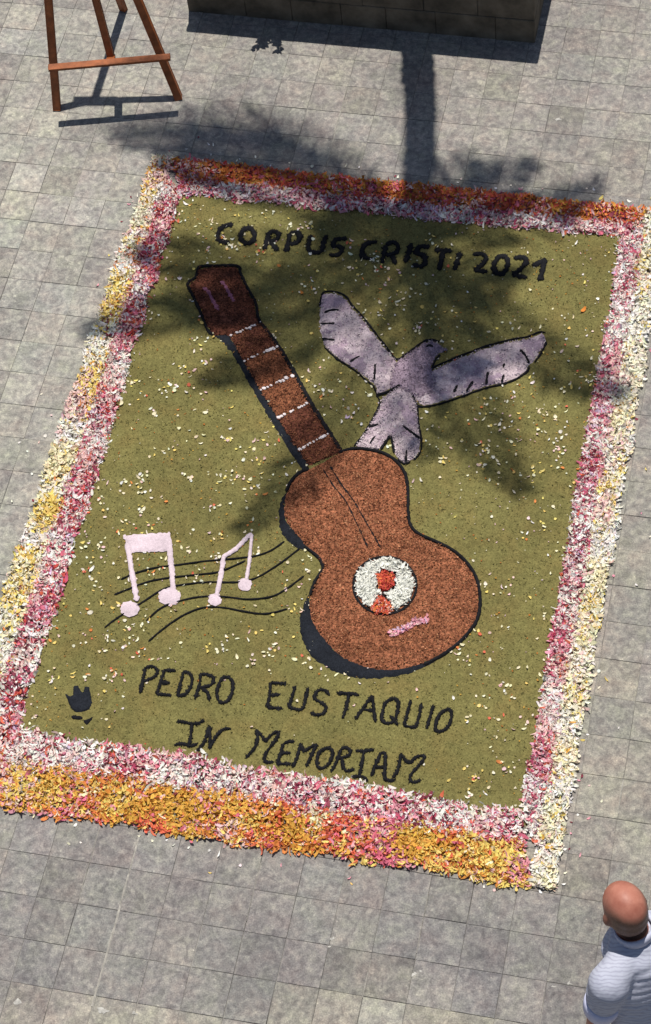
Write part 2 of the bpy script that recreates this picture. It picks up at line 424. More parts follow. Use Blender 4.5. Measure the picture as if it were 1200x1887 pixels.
def petal_mesh(name, pos, z, colr, length, width, mat, parent=None, tilt=.55, curl=.26):
    n = len(pos)
    prof = np.array([.30, .95, 1.0, .42]); xs = np.array([-.5, -.18, .2, .5]); zc = np.array([.16, -.03, 0, .22]) * curl / .22
    T = np.zeros((n, 8, 3)); ln = length * np.clip(rng.lognormal(0, .32, n), .45, 1.9); wd = width * np.clip(rng.lognormal(0, .30, n), .5, 1.9)
    bend = rng.normal(0, .30, n)
    for a in range(4):
        for sd in (0, 1):
            s = -1 if sd == 0 else 1
            T[:, a * 2 + sd, 0] = xs[a] * ln
            T[:, a * 2 + sd, 1] = s * prof[a] * wd * .5 + bend * ln * (xs[a] ** 2 - .1)
            T[:, a * 2 + sd, 2] = zc[a] * ln * rng.uniform(.2, 1.5, n) + wd * .12
    yaw, pit, rol = rng.uniform(0, 2 * math.pi, n), rng.normal(0, tilt * .6, n), rng.normal(0, tilt, n)
    def rot(T, a, i, j):
        c, s = np.cos(a)[:, None], np.sin(a)[:, None]; x, y = T[:, :, i].copy(), T[:, :, j].copy()
        T[:, :, i] = c * x - s * y; T[:, :, j] = s * x + c * y
    rot(T, rol, 1, 2); rot(T, pit, 0, 2); rot(T, yaw, 0, 1)
    T[:, :, 2] -= np.minimum(T[:, :, 2].min(1), 0)[:, None] * .8
    T[:, :, :2] += pos[:, None, :]; T[:, :, 2] += z[:, None]
    base = (np.arange(n) * 8)[:, None, None]
    F = (base + np.array([[0, 2, 3, 1], [2, 4, 5, 3], [4, 6, 7, 5]])[None]).reshape(-1, 4)
    me = bpy.data.meshes.new(name); me.vertices.add(n * 8)
    me.loops.add(len(F) * 4); me.polygons.add(len(F))
    V = T.reshape(-1, 3)
    off = np.array(abs_loc(parent)) if parent is not None else np.zeros(3)
    me.vertices.foreach_set('co', (V - off).ravel()); me.loops.foreach_set('vertex_index', F.ravel().astype(np.int32))
    me.polygons.foreach_set('loop_start', np.arange(0, len(F) * 4, 4, dtype=np.int32)); me.update(calc_edges=True)
    at = me.attributes.new('petal_colour', 'FLOAT_COLOR', 'POINT')
    cc = np.repeat(np.c_[colr, np.ones(n)], 8, 0).reshape(n, 8, 4)
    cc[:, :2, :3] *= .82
    at.data.foreach_set('color', cc.ravel().astype(np.float32))
    me.materials.append(mat); me.shade_smooth()
    return link(bpy.data.objects.new(name, me), parent)

def band(label, A0, A1, B0, B1, t0, t1, weights, dens, seed, length=.030, width=.0115, rag=.05, k=4.5):
    """strip between line A0-A1 (inner edge) and B0-B1 (outer edge); t runs inner to outer"""
    A0, A1, B0, B1 = map(np.array, (A0, A1, B0, B1))
    area = (np.linalg.norm(A1 - A0) + np.linalg.norm(B1 - B0)) / 2 * (np.linalg.norm(B0 - A0) + np.linalg.norm(B1 - A1)) / 2 * (t1 - t0)
    n = int(area * dens); s = rng.random(n)
    t = t0 + (t1 - t0) * rng.random(n)
    base = A0 + (A1 - A0) * s[:, None]; wob = (vnoise(base, 6, seed + 50) - .5) * rag * 2 + (vnoise(base, 16, seed + 70) - .5) * rag
    t = t + wob + rng.normal(0, rag * .5, n)
    pos = (A0 + (A1 - A0) * s[:, None]) * (1 - t)[:, None] + (B0 + (B1 - B0) * s[:, None]) * t[:, None]
    mid = 1 - np.abs((t - (t0 + t1) / 2) / (t1 - t0 + .1)) * 1.4
    z = .003 + rng.random(n) * .020 * np.clip(mid + .25, .1, 1) * (.5 + vnoise(pos, 9, seed + 5))
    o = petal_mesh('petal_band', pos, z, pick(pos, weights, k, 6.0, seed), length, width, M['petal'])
    recenter(o); return tag(o, label, 'flower petals', 'bands of petals around the carpet', 'stuff')
def ins(a, b_, t): return np.array(a) + (np.array(b_) - np.array(a)) * t
TL, TR, BR, BL = range(4)
D = 11500
PINKS = dict(pink=.9, rose=.55, hot=.65, wine=.7, white=3.3, blush=1.9, lilac=.25, coral=.3)
YEL = dict(cream=1.5, pale=1.2, white=1.3, yellow=.75, gold=.08, blush=.5, orange=.08, wine=.05)
def meet(p, q, r, s_):
    p, q, r, s_ = map(np.array, (p, q, r, s_)); d, e = q - p, s_ - r
    return p + d * ((r - p)[0] * e[1] - (r - p)[1] * e[0]) / (d[0] * e[1] - d[1] * e[0])
XTL, XBL = meet(INN[BL], INN[TL], OUT[TL], OUT[TR]), meet(INN[TL], INN[BL], OUT[BL], OUT[BR])
XTR, XBR = meet(INN[BR], INN[TR], OUT[TL], OUT[TR]), meet(INN[TR], INN[BR], OUT[BL], OUT[BR])
band('pale yellow and cream petal band along the outer left edge', XBL, XTL, OUT[BL], OUT[TL], .46, 1.0, YEL, D, 1, k=7.5)
band('pink and white petal band along the inner left edge', ins(INN[BL], XBL, .5), INN[TL], OUT[BL], OUT[TL], 0, .50, dict(PINKS, red=.45), D, 2, k=3.5)
band('cream and white petal band along the outer right edge', XTR, XBR, OUT[TR], OUT[BR], .44, 1.0, dict(cream=1.2, pale=1.6, white=1.4, yellow=.35, gold=.06, blush=.3), D, 3)
band('pink and white petal band along the inner right edge', INN[TR], INN[BR], OUT[TR], OUT[BR], 0, .48, dict(PINKS, white=4.0), D, 4, k=3.5)
ot0, ot1 = ins(OUT[TL], OUT[TR], .04), ins(OUT[TL], OUT[TR], .965)
ob0, ob1 = ins(OUT[BL], OUT[BR], .06), ins(OUT[BL], OUT[BR], .965)
band('orange and dark red petal band along the outer top edge', INN[TL], INN[TR], ot0, ot1, .42, 1.0, dict(orange=1.2, amber=.9, coral=1.0, gold=.6, wine=.4, rose=.5, red=.4, blush=.5), D, 5)
band('pink and lilac petal band along the inner top edge', INN[TL], INN[TR], ot0, ot1, 0, .48, dict(PINKS, lilac=.6), D, 6, k=3.5)
band('golden yellow and orange petal band along the outer bottom edge', INN[BL], INN[BR], ob0, ob1, .40, 1.0, dict(yellow=1.2, gold=1.15, orange=1.0, coral=1.0, pink=.35, blush=.3, cream=.3, amber=.45, rose=.35), D, 7, k=6.5)
band('pink, white and magenta petal band along the inner bottom edge', INN[BL], INN[BR], ob0, ob1, 0, .46, dict(PINKS, hot=.75), D, 8, k=3.5)

# ------------------------------------------------------------------ guitar drawing
gz = lambda pts: zz(480, 800, 2.667, pts)
nk = lambda pts: zz(330, 470, 3.75, pts)
sh = lambda pts: zz(620, 1010, 6.667, pts)
body_pl = gz([(400, 92), (450, 84), (520, 87), (600, 105), (660, 140), (700, 190), (718, 250), (722, 330), (722, 400), (735, 460), (780, 505), (860, 540), (940, 580),
              (1000, 630), (1045, 690), (1070, 760), (1075, 850), (1060, 920), (1020, 980), (960, 1040), (880, 1095), (800, 1135), (720, 1160), (640, 1170), (560, 1163), (480, 1143),
              (400, 1103), (340, 1050), (290, 990), (255, 930), (240, 870), (245, 810), (270, 740), (300, 690), (310, 660), (295, 620), (255, 583), (215, 545), (165, 485), (130, 440),
              (115, 390), (120, 330), (132, 288), (155, 245), (190, 205), (240, 180), (300, 150)])
guitar = empty('guitar_drawing', (*np.mean(body_pl, 0), 0)); tag(guitar, 'large brown sawdust guitar with white petal sound hole', 'drawing')
fill('body', body_pl, ZG, .009, M['brown'], guitar, step=.02)
fill('body_side', gz([(130, 285), (100, 340), (92, 410), (95, 465), (125, 520), (175, 560), (222, 575), (215, 535), (165, 480), (132, 435), (122, 380), (128, 330)]), ZG, .008, M['charcoal'], guitar, step=.015, soft=.012)
fill('body_side', gz([(238, 790), (205, 870), (194, 950), (212, 1030), (258, 1100), (330, 1158), (420, 1193), (520, 1207), (620, 1203), (720, 1183), (800, 1155), (860, 1125), (870, 1098), (800, 1130), (720, 1153),
                      (640, 1163), (560, 1156), (480, 1136), (400, 1096), (345, 1045), (297, 985), (262, 925), (246, 865)]), ZG, .008, M['charcoal'], guitar, step=.015, soft=.012)
strokes('outline', [gz([(385, 100), (450, 80), (520, 82), (605, 101), (666, 138), (705, 188), (723, 250), (727, 330), (727, 400), (740, 457), (783, 500), (862, 535), (943, 576), (1004, 627), (1049, 688),
                        (1075, 760), (1080, 850), (1064, 922), (1023, 983), (962, 1045), (880, 1102), (800, 1142)]),
                    gz([(245, 800), (268, 735), (298, 688), (309, 660), (293, 620), (253, 586), (215, 560)]), gz([(128, 290), (150, 243), (188, 202), (240, 176)])], .017, ZG + .004, .008, M['black'], guitar)
hs = nk([(140, 100), (270, 95), (400, 95), (420, 145), (450, 205), (480, 265), (525, 350), (535, 430), (560, 478), (460, 525), (365, 570), (300, 562), (240, 556), (205, 515), (150, 380), (108, 290), (72, 212), (122, 175), (132, 135)])
fill('headstock', hs, ZG, .008, M['redbrown'], guitar, step=.02, smooth_pts=2)
fl = [(352, 574), (447, 750), (562, 950), (682, 1140), (826, 1361), (895, 1465)]; fr = [(578, 474), (690, 642), (796, 842), (898, 1032), (1040, 1250), (1130, 1368)]
for i in range(5):
    mats = ['redbrown', 'neck_sunlit', 'neck_sunlit', 'redbrown', 'redbrown']  # second and third segments painted brighter to stand in for sunlight
    a, b_, c, d = fl[i], fr[i], fr[i + 1], fl[i + 1]
    q = nk([a, ((a[0] + b_[0]) / 2, (a[1] + b_[1]) / 2), b_, ((b_[0] + c[0]) / 2, (b_[1] + c[1]) / 2), c, ((c[0] + d[0]) / 2, (c[1] + d[1]) / 2), d, ((a[0] + d[0]) / 2, (a[1] + d[1]) / 2)])
    fill('fretboard', q, ZG - .001, .008, M[mats[i]], guitar, step=.02, smooth_pts=0, soft=.012)
fill('neck_side', nk([(232, 566), (300, 562), (352, 566), (455, 745), (570, 945), (692, 1138), (836, 1355), (900, 1455), (858, 1490), (800, 1415), (720, 1290), (640, 1165), (520, 955), (400, 745), (310, 610)]), ZG, .006, M['charcoal'], guitar, step=.016, soft=.012, smooth_pts=2)
strokes('outline', [nk([(556, 470), (680, 628), (785, 800), (900, 1010), (1024, 1210), (1118, 1362)])], .024, ZG + .002, .008, M['black'], guitar)
strokes('outline', [nk([(235, 562), (198, 520), (142, 385), (98, 290), (62, 210), (116, 166), (128, 128), (150, 90), (270, 86), (405, 86), (428, 140), (458, 203), (488, 262), (534, 348), (545, 425), (562, 475)])], .017, ZG + .002, .008, M['black'], guitar)
for a, c in zip(fl[:5], fr[:5]):
    V, F = [], []; a, c = np.array(nk([a, c])); nb = 11                             # a row of little white heaps
    for k in range(nb):
        p = a + (c - a) * (k + .5) / nb + rng.normal(0, .002, 2); r = .0088 * random.uniform(.55, 1.3)
        if random.random() < .12: continue
        b0 = len(V); V.append((p[0], p[1], ZG + .016))
        for q in range(7):
            an = q * 2 * math.pi / 7; V.append((p[0] + r * 1.25 * math.cos(an) * random.uniform(.8, 1.2), p[1] + r * math.sin(an) * random.uniform(.8, 1.2), ZG + .006))
        F += [(b0, b0 + 1 + q, b0 + 1 + (q + 1) % 7) for q in range(7)]
    mesh_obj('fret', V, F, M['whitebead'], guitar, True)['kind'] = 'stuff'
for st in ([(165, 240), (200, 262), (232, 318), (262, 372), (278, 398)], [(285, 195), (318, 222), (345, 272), (372, 318), (385, 340)]):
    strokes('tuning_peg_mark', [nk(st)], .022, ZG + .0065, .0045, M['mauve'], guitar, wob=.5)
for st in ([(310, 185), (360, 265), (420, 340), (470, 440), (530, 570)], [(345, 170), (400, 260), (460, 340), (530, 460), (592, 570)]):
    strokes('string', [gz(st)], .008, ZG + .0090, .0030, M['black'], guitar, wob=.6)
ang = np.linspace(0, 2 * math.pi, 28, endpoint=False)
hole = sh([(600 + 385 * math.cos(a), 490 + 352 * math.sin(a)) for a in ang])
sound = fill('sound_hole', hole, ZG + .004, .006, M['black'], guitar, step=.02, smooth_pts=0)
strokes('rim', [hole + hole[:1]], .017, ZG + .008, .007, M['black'], sound)
figh = sh([(505, 350), (600, 305), (725, 350), (740, 420), (712, 515), (610, 592), (515, 545), (495, 450)])
figb = sh([(535, 585), (610, 640), (710, 780), (720, 850), (470, 860), (415, 800), (480, 670)])
lo, hi = np.min(hole, 0), np.max(hole, 0)
pp = rng.uniform(lo, hi, (2600, 2)); hole_in = np.mean(hole, 0) + (np.array(hole) - np.mean(hole, 0)) * .91
big = lambda pl, s: np.mean(pl, 0) + (np.array(pl) - np.mean(pl, 0)) * s
figo = sh([(470, 700), (545, 575), (620, 575), (690, 760), (760, 860), (400, 860), (400, 760)])
kp = inside(pp, hole_in) & ~inside(pp, big(figh, 1.16)) & ~inside(pp, figo); pp = pp[kp]
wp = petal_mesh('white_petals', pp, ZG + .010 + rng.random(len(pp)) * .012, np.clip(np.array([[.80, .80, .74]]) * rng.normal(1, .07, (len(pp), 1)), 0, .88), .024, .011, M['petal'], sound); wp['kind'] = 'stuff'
for pl, cols, nm in ((figh, dict(red=1.2, coral=1.2, orange=.2), 'red_petals'), (figb, dict(coral=1, orange=.7, blush=.5, red=.4), 'orange_petals')):
    q = rng.uniform(np.min(pl, 0), np.max(pl, 0), (420, 2)); q = q[inside(q, big(pl, .86))]
    w_ = petal_mesh(nm, q, ZG + .012 + rng.random(len(q)) * .008, pick(q, cols, 3, 20, 31), .020, .010, M['petal'], sound); w_['kind'] = 'stuff'
for pts in ([(690, 1092), (780, 1050), (860, 1005), (960, 960), (1040, 925), (1120, 905)],):
    strokes('bridge', [sh(pts)], .026, ZG + .009, .006, M['pinkdust'], guitar, wob=.35)
    q = np.array(resample(catmull(sh(pts), 5), .004)); q = np.repeat(q, 2, 0); q = q + rng.normal(0, .0085, q.shape)
    w_ = petal_mesh('bridge_petals', q, np.full(len(q), ZG + .014), pick(q, dict(pink=1, blush=.6, lilac=.8), 2, 20, 3), .018, .010, M['petal'], guitar); w_['kind'] = 'stuff'

# ------------------------------------------------------------------ dove drawing
d7 = lambda pts: zz(570, 530, 4.286, pts)
dr = lambda pts: zz(740, 560, 4.138, pts)
lw = d7([(120, 60), (200, 58), (280, 92), (330, 160), (390, 225), (450, 295), (520, 385), (590, 475), (640, 545), (692, 595), (730, 700), (640, 800), (545, 855), (515, 780), (445, 722), (380, 668), (310, 618),
         (230, 568), (170, 518), (122, 468), (98, 400), (88, 320), (82, 240), (88, 150), (100, 90)])
bd = d7([(670, 620), (760, 555), (830, 505), (900, 455), (960, 440), (1020, 455), (1055, 490), (1100, 512), (1060, 520), (1020, 532), (982, 590), (962, 660), (1010, 740), (980, 850), (860, 890), (740, 820), (640, 800), (640, 700)])
rw = dr([(225, 522), (330, 472), (420, 432), (530, 392), (620, 357), (740, 322), (860, 293), (960, 277), (1050, 242), (1093, 247), (1098, 300), (1060, 370), (1010, 448), (978, 468), (950, 520), (880, 570), (780, 610), (660, 638),
         (560, 668), (460, 705), (350, 742), (240, 772), (145, 778), (105, 730), (60, 640), (90, 570)])
tl = d7([(720, 790), (640, 840), (565, 905), (550, 960), (500, 1060), (440, 1160), (370, 1258), (450, 1282), (545, 1295), (605, 1215), (640, 1180), (662, 1260), (690, 1345), (740, 1392), (820, 1368), (868, 1315), (878, 1200), (860, 1080), (850, 960), (830, 870), (780, 810)])
dove = empty('dove_drawing', (*np.mean(bd, 0), 0)); tag(dove, 'pale lavender sawdust dove with spread wings above the guitar', 'drawing')
fill('wing', lw, ZG - .001, .007, M['lavender'], dove, step=.018, smooth_pts=3)
fill('wing', rw, ZG - .001, .007, M['lavender'], dove, step=.018, smooth_pts=3)
fill('tail', tl, ZG - .0005, .007, M['lavender'], dove, step=.018, smooth_pts=2)
bo = fill('body', bd, ZG, .0085, M['lavender_grey'], dove, step=.018, smooth_pts=2)
for fn, pl in ((d7, [(115, 75), (200, 70), (270, 105), (285, 150), (230, 195), (150, 205), (100, 190), (95, 130)]), (d7, [(110, 330), (180, 330), (215, 365), (170, 400), (115, 395)]),
               (d7, [(140, 460), (230, 455), (330, 520), (420, 560), (480, 640), (440, 700), (370, 655), (290, 600), (200, 540)]), (dr, [(900, 300), (1000, 275), (1085, 258), (1085, 310), (1030, 400), (985, 440), (940, 380)]),
               (dr, [(480, 600), (620, 560), (760, 530), (800, 580), (660, 625), (520, 670), (420, 700)]), (d7, [(690, 900), (790, 930), (840, 1010), (850, 1130), (760, 1090), (700, 1000)])):
    fill('grey_plumage', fn(pl), ZG + .0045, .0035, M['lavender_grey'], dove, step=.014, soft=.02, smooth_pts=3, ragged=.006)  # patches of greyer sawdust mottling the plumage
strokes('outline', [d7([(85, 160), (100, 75), (130, 45), (210, 45), (290, 80), (340, 150), (400, 215), (460, 288), (530, 378), (600, 468), (650, 535), (697, 580), (760, 542), (830, 492), (900, 440), (965, 424), (1030, 440)]),
                    d7([(120, 480), (170, 530), (230, 580), (310, 632), (380, 682), (440, 735), (510, 795), (535, 860), (560, 920), (540, 975), (490, 1070), (430, 1170), (355, 1265)]),
                    d7([(1035, 540), (990, 600), (968, 665)]), dr([(232, 500), (330, 458), (420, 420), (530, 378), (620, 343), (740, 308), (860, 280), (960, 263), (1050, 228), (1100, 232)]),
                    dr([(1108, 300), (1070, 378), (1015, 460)]), dr([(975, 490), (955, 530), (880, 582), (780, 622), (660, 650), (560, 682), (460, 720), (350, 757), (240, 788), (140, 795), (105, 755), (80, 690)]),
                    d7([(855, 940), (862, 1020), (868, 1110), (888, 1210), (880, 1310), (825, 1375)]), d7([(700, 1365), (745, 1402), (800, 1390)])], .0105, ZG + .002, .006, M['black'], dove, wob=.4)
FL = [d7(a) for a in ([(88, 300), (140, 302), (205, 298)], [(100, 420), (150, 425), (205, 432)], [(120, 215), (180, 195), (240, 195)], [(325, 605), (360, 580), (402, 558)], [(522, 620), (520, 680), (515, 745)],
      [(540, 862), (620, 840), (720, 782)], [(465, 1115), (505, 1108), (550, 1095)], [(480, 1252), (500, 1220), (525, 1190)], [(565, 1292), (605, 1235), (638, 1185)], [(648, 1185), (660, 1250), (672, 1318)],
      [(740, 1108), (810, 1160), (880, 1210)], [(772, 1300), (768, 1340), (764, 1392)])] + \
     [dr(a) for a in ([(905, 365), (945, 410), (975, 470)], [(785, 470), (775, 505)], [(782, 555), (765, 612)], [(660, 535), (645, 632)], [(548, 605), (495, 685)], [(428, 635), (400, 692)])]
for s_ in FL: strokes('feather_line', [s_], .0130, ZG + .0075, .0050, M['black'], dove, wob=.3)
strokes('eye', [d7([(925, 488), (950, 475), (980, 488)])], .014, ZG + .0105, .004, M['black'], bo)

# ------------------------------------------------------------------ music notes and staff
z6 = lambda pts: zz(170, 950, 2.79, pts)
STAFF = [([(150, 335), (230, 302), (330, 275), (440, 262), (560, 245), (650, 236), (760, 226), (840, 216), (920, 188), (990, 140)], 'topmost thin black staff line running into the guitar'),
         ([(115, 415), (190, 385), (300, 345), (420, 325), (540, 312), (640, 300), (700, 280), (790, 240)], 'second thin black staff line, ending at the right note pair'),
         ([(65, 585), (130, 535), (250, 460), (370, 385), (480, 362), (600, 350), (750, 350), (840, 330), (920, 285), (1000, 230), (1070, 175)], 'longest black staff line, third from the top'),
         ([(280, 548), (360, 480), (460, 445), (560, 425), (680, 425), (800, 438), (920, 425), (1000, 385), (1090, 318)], 'fourth black staff line from the top, ending short of the guitar'),
         ([(290, 655), (380, 580), (480, 515), (580, 480), (680, 482), (780, 500), (870, 513), (940, 505), (1003, 487)], 'lowest black staff line under the music notes')]
for pts, lab in STAFF:
    o = strokes('staff_line', [z6(pts)], .0095, ZG + .001, .006, M['black'], wob=.2); recenter(o); tag(o, lab, 'staff line', 'staff lines under the music notes')
def ell(c, rx, ry): return z6([(c[0] + rx * math.cos(a), c[1] + ry * math.sin(a)) for a in np.linspace(0, 2 * math.pi, 12, endpoint=False)])
n1 = empty('music_note', (*z6([(290, 300)])[0], 0)); tag(n1, 'larger pale lilac pair of beamed notes, on the left', 'music note', 'music notes on the staff')
fill('beam', z6([(160, 110), (240, 105), (330, 100), (404, 97), (410, 140), (412, 190), (330, 195), (250, 197), (190, 200), (175, 150)]), ZG + .005, .006, M['lilac'], n1, step=.015, smooth_pts=0)
strokes('stem', [z6([(182, 150), (195, 230), (208, 310), (225, 400), (232, 450)])], .027, ZG + .005, .006, M['lilac'], n1)
strokes('stem', [z6([(398, 140), (404, 220), (412, 300), (418, 400)])], .027, ZG + .005, .006, M['lilac'], n1)
fill('note_head', ell((195, 488), 50, 42), ZG + .005, .008, M['lilac'], n1, step=.015, smooth_pts=0)
fill('note_head', ell((400, 425), 60, 47), ZG + .005, .008, M['lilac'], n1, step=.015, smooth_pts=0)
n2 = empty('music_note', (*z6([(720, 300)])[0], 0)); tag(n2, 'smaller slanted lilac note pair nearer the guitar', 'music note', 'music notes on the staff')
strokes('beam', [z6([(670, 225), (710, 200), (750, 172), (790, 130), (822, 100)])], .024, ZG + .005, .006, M['lilac'], n2)
strokes('stem', [z6([(678, 218), (668, 290), (655, 360), (638, 435)])], .025, ZG + .005, .006, M['lilac'], n2)
strokes('stem', [z6([(823, 105), (815, 190), (806, 270), (793, 345)])], .018, ZG + .005, .006, M['lilac'], n2)
fill('note_head', ell((631, 440), 36, 34), ZG + .005, .008, M['lilac'], n2, step=.015, smooth_pts=0)
fill('note_head', ell((786, 362), 37, 34), ZG + .005, .008, M['lilac'], n2, step=.015, smooth_pts=0)

# ------------------------------------------------------------------ lettering
zA = lambda p: zz(390, 400, 3.75, p); zB = lambda p: zz(700, 430, 3.75, p); zC = lambda p: zz(240, 1210, 3.75, p); zD = lambda p: zz(540, 1250, 3.75, p)
zE = lambda p: zz(310, 1310, 4.8, p); zF = lambda p: zz(540, 1340, 4.615, p)
WORDS = [
 ('first word of the thick black title CORPUS CRISTI 2021', .0275, [
  (zA, [[(150, 62), (110, 65), (70, 85), (48, 120), (50, 160), (75, 182), (128, 186)]]),
  (zA, [[(262, 85), (218, 102), (203, 145), (216, 180), (255, 192), (292, 165), (296, 120), (262, 85)]]),
  (zA, [[(402, 108), (388, 170), (364, 235)], [(402, 108), (450, 112), (468, 135), (450, 165), (398, 180)], [(410, 180), (435, 215), (458, 242)]]),
  (zA, [[(545, 120), (532, 180), (515, 250)], [(545, 120), (595, 115), (612, 145), (592, 185), (534, 198)]]),
  (zA, [[(692, 135), (670, 200), (680, 245), (735, 255), (765, 240), (775, 190), (797, 135)]]),
  (zA, [[(938, 160), (862, 165), (842, 205), (892, 215), (902, 245), (870, 272), (815, 270)]])]),
 ('middle word of the thick black title CORPUS CRISTI 2021', .0275, [
  (zA, [[(1145, 180), (1070, 195), (1042, 240), (1050, 285), (1112, 300)]]),
  (zB, [[(18, 218), (30, 150), (45, 90)], [(45, 90), (90, 70), (125, 95), (118, 140), (42, 162)], [(85, 160), (110, 222)]]),
  (zB, [[(220, 80), (200, 150), (175, 212)]]),
  (zB, [[(345, 105), (275, 102), (258, 148), (305, 162), (315, 215), (285, 238), (230, 225)]]),
  (zB, [[(380, 125), (440, 128), (500, 132)], [(437, 130), (425, 200), (410, 265)]]),
  (zB, [[(555, 140), (535, 210), (515, 265)]])]),
 ('year number 2021 at the end of the black title', .0275, [
  (zB, [[(645, 158), (700, 150), (735, 175), (718, 215), (655, 268)], [(655, 268), (745, 274)]]),
  (zB, [[(840, 165), (802, 200), (788, 250), (815, 288), (858, 284), (884, 230), (878, 180), (840, 165)]]),
  (zB, [[(928, 182), (990, 175), (1015, 205), (980, 250), (918, 300)], [(918, 300), (1018, 315)]]),
  (zB, [[(1055, 232), (1100, 215), (1142, 185)], [(1142, 185), (1128, 250), (1112, 320)], [(1088, 322), (1136, 322)]])]),
 ('five letter black word above the words IN MEMORIAM, left', .0148, [
  (zC, [[(105, 90), (90, 180), (72, 260)], [(105, 90), (150, 76), (190, 100), (180, 140), (140, 165), (92, 182)]]),
  (zC, [[(315, 105), (238, 102)], [(238, 102), (215, 180), (186, 268)], [(186, 268), (285, 276)], [(214, 188), (270, 190)]]),
  (zC, [[(372, 112), (348, 205), (330, 280)], [(330, 280), (378, 272), (415, 230), (432, 170), (415, 128), (372, 112)]]),
  (zC, [[(490, 130), (480, 210), (450, 300)], [(490, 130), (545, 136), (580, 160), (560, 205), (482, 225)], [(500, 228), (538, 260), (550, 310)]]),
  (zC, [[(650, 152), (616, 200), (602, 270), (620, 320), (660, 325), (698, 280), (714, 200), (695, 162), (650, 152)]])]),
 ('nine letter black word below the guitar body', .0148, [
  (zC, [[(1080, 196), (972, 190)], [(972, 190), (966, 280), (950, 360)], [(950, 360), (1050, 368)], [(968, 277), (1035, 270)]]),
  (zD, [[(18, 65), (-8, 150), (-22, 205), (20, 222), (65, 222), (90, 150), (105, 75)]]),
  (zD, [[(250, 125), (225, 92), (172, 97), (150, 145), (190, 175), (230, 205), (215, 250), (170, 262), (125, 248)]]),
  (zD, [[(310, 110), (390, 115), (455, 125)], [(390, 115), (372, 200), (345, 285)]]),
  (zD, [[(435, 290), (490, 210), (547, 130)], [(547, 130), (560, 220), (570, 310)], [(482, 225), (560, 232)]]),
  (zD, [[(690, 150), (728, 168), (725, 230), (700, 305), (642, 318), (616, 292), (622, 235), (642, 178), (690, 150)], [(672, 268), (728, 332)]]),
  (zD, [[(815, 165), (788, 265), (772, 328), (810, 345), (850, 340), (875, 260), (888, 185)]]),
  (zD, [[(970, 195), (950, 270), (925, 355)]]),
  (zD, [[(1070, 222), (1012, 262), (988, 330), (990, 370), (1025, 375), (1072, 345), (1095, 285), (1094, 238), (1070, 222)]])]),
 ('short black word IN on the lowest line of writing', .0148, [
  (zE, [[(85, 105), (150, 112), (210, 126), (270, 120), (320, 95)], [(212, 126), (205, 210), (192, 312)], [(60, 315), (130, 302), (200, 325), (260, 300)]]),
  (zE, [[(258, 368), (320, 290), (370, 150)], [(370, 150), (372, 250), (370, 345)], [(370, 345), (430, 230), (500, 172), (555, 170)]])]),
 ('long black word MEMORIAM on the lowest line of writing', .0148, [
  (zE, [[(690, 428), (760, 350), (795, 260), (780, 185)], [(780, 185), (830, 230), (860, 282)], [(860, 282), (920, 220), (968, 196), (982, 218), (930, 300), (872, 380), (852, 440), (880, 468), (932, 462)]]),
  (zE, [[(1120, 280), (1030, 300), (1000, 380), (965, 480)], [(965, 480), (1085, 480)], [(1000, 388), (1080, 382)]]),
  (zF, [[(0, 352), (40, 260), (65, 150)], [(65, 150), (95, 212), (135, 192), (202, 155)], [(202, 155), (170, 230), (115, 345)]]),
  (zF, [[(290, 190), (228, 222), (206, 290), (216, 348), (250, 362), (308, 320), (338, 240), (328, 198), (290, 190)]]),
  (zF, [[(410, 200), (380, 290), (328, 388)], [(410, 200), (450, 182), (488, 210), (470, 255), (388, 278)], [(418, 280), (430, 350), (460, 385), (520, 368)]]),
  (zF, [[(535, 210), (610, 215), (690, 200)], [(607, 215), (590, 310), (566, 425)], [(500, 430), (565, 430), (610, 440), (640, 470)]]),
  (zF, [[(670, 425), (710, 320), (752, 225)], [(752, 225), (785, 240), (787, 340), (780, 440), (820, 465), (870, 460)], [(702, 350), (782, 352)]]),
  (zF, [[(850, 442), (895, 370), (920, 240)], [(920, 240), (950, 282), (990, 322)], [(990, 322), (1050, 266), (1108, 254), (1120, 276), (1060, 350), (1002, 420), (1004, 468), (1040, 480), (1085, 460)]])]),
]
for lab, w_, letters in WORDS:
    allp = [p for fn, st in letters for s_ in st for p in fn(s_)]
    e = empty('word', (*np.mean(allp, 0), 0)); tag(e, lab, 'lettering', 'words written in black sawdust')
    for fn, st in letters: strokes('letter', [fn(s_) for s_ in st], w_, ZG + .001, .007, M['black'], e, wob=.3, step=.006)
ze = lambda p: zz(0, 1100, 4, p)
em = empty('flower_emblem', (*ze([(590, 770)])[0], 0)); tag(em, 'small black tulip shaped emblem in the lower left corner', 'emblem')
fill('bloom', ze([(478, 716), (520, 742), (540, 728), (545, 664), (578, 660), (598, 702), (616, 712), (628, 668), (660, 672), (672, 730), (682, 790), (660, 840), (620, 855), (560, 860), (525, 832), (505, 780)]), ZG, .006, M['charcoal'], em, step=.006, soft=.008, smooth_pts=0, ragged=.0008)
strokes('stem_mark', [ze([(530, 892), (570, 898), (612, 904)])], .018, ZG + .001, .005, M['black'], em)
fill('leaf_mark', ze([(612, 918), (640, 912), (692, 888), (680, 915), (642, 958)]), ZG, .005, M['black'], em, step=.006, soft=.006, smooth_pts=0, ragged=.0008)

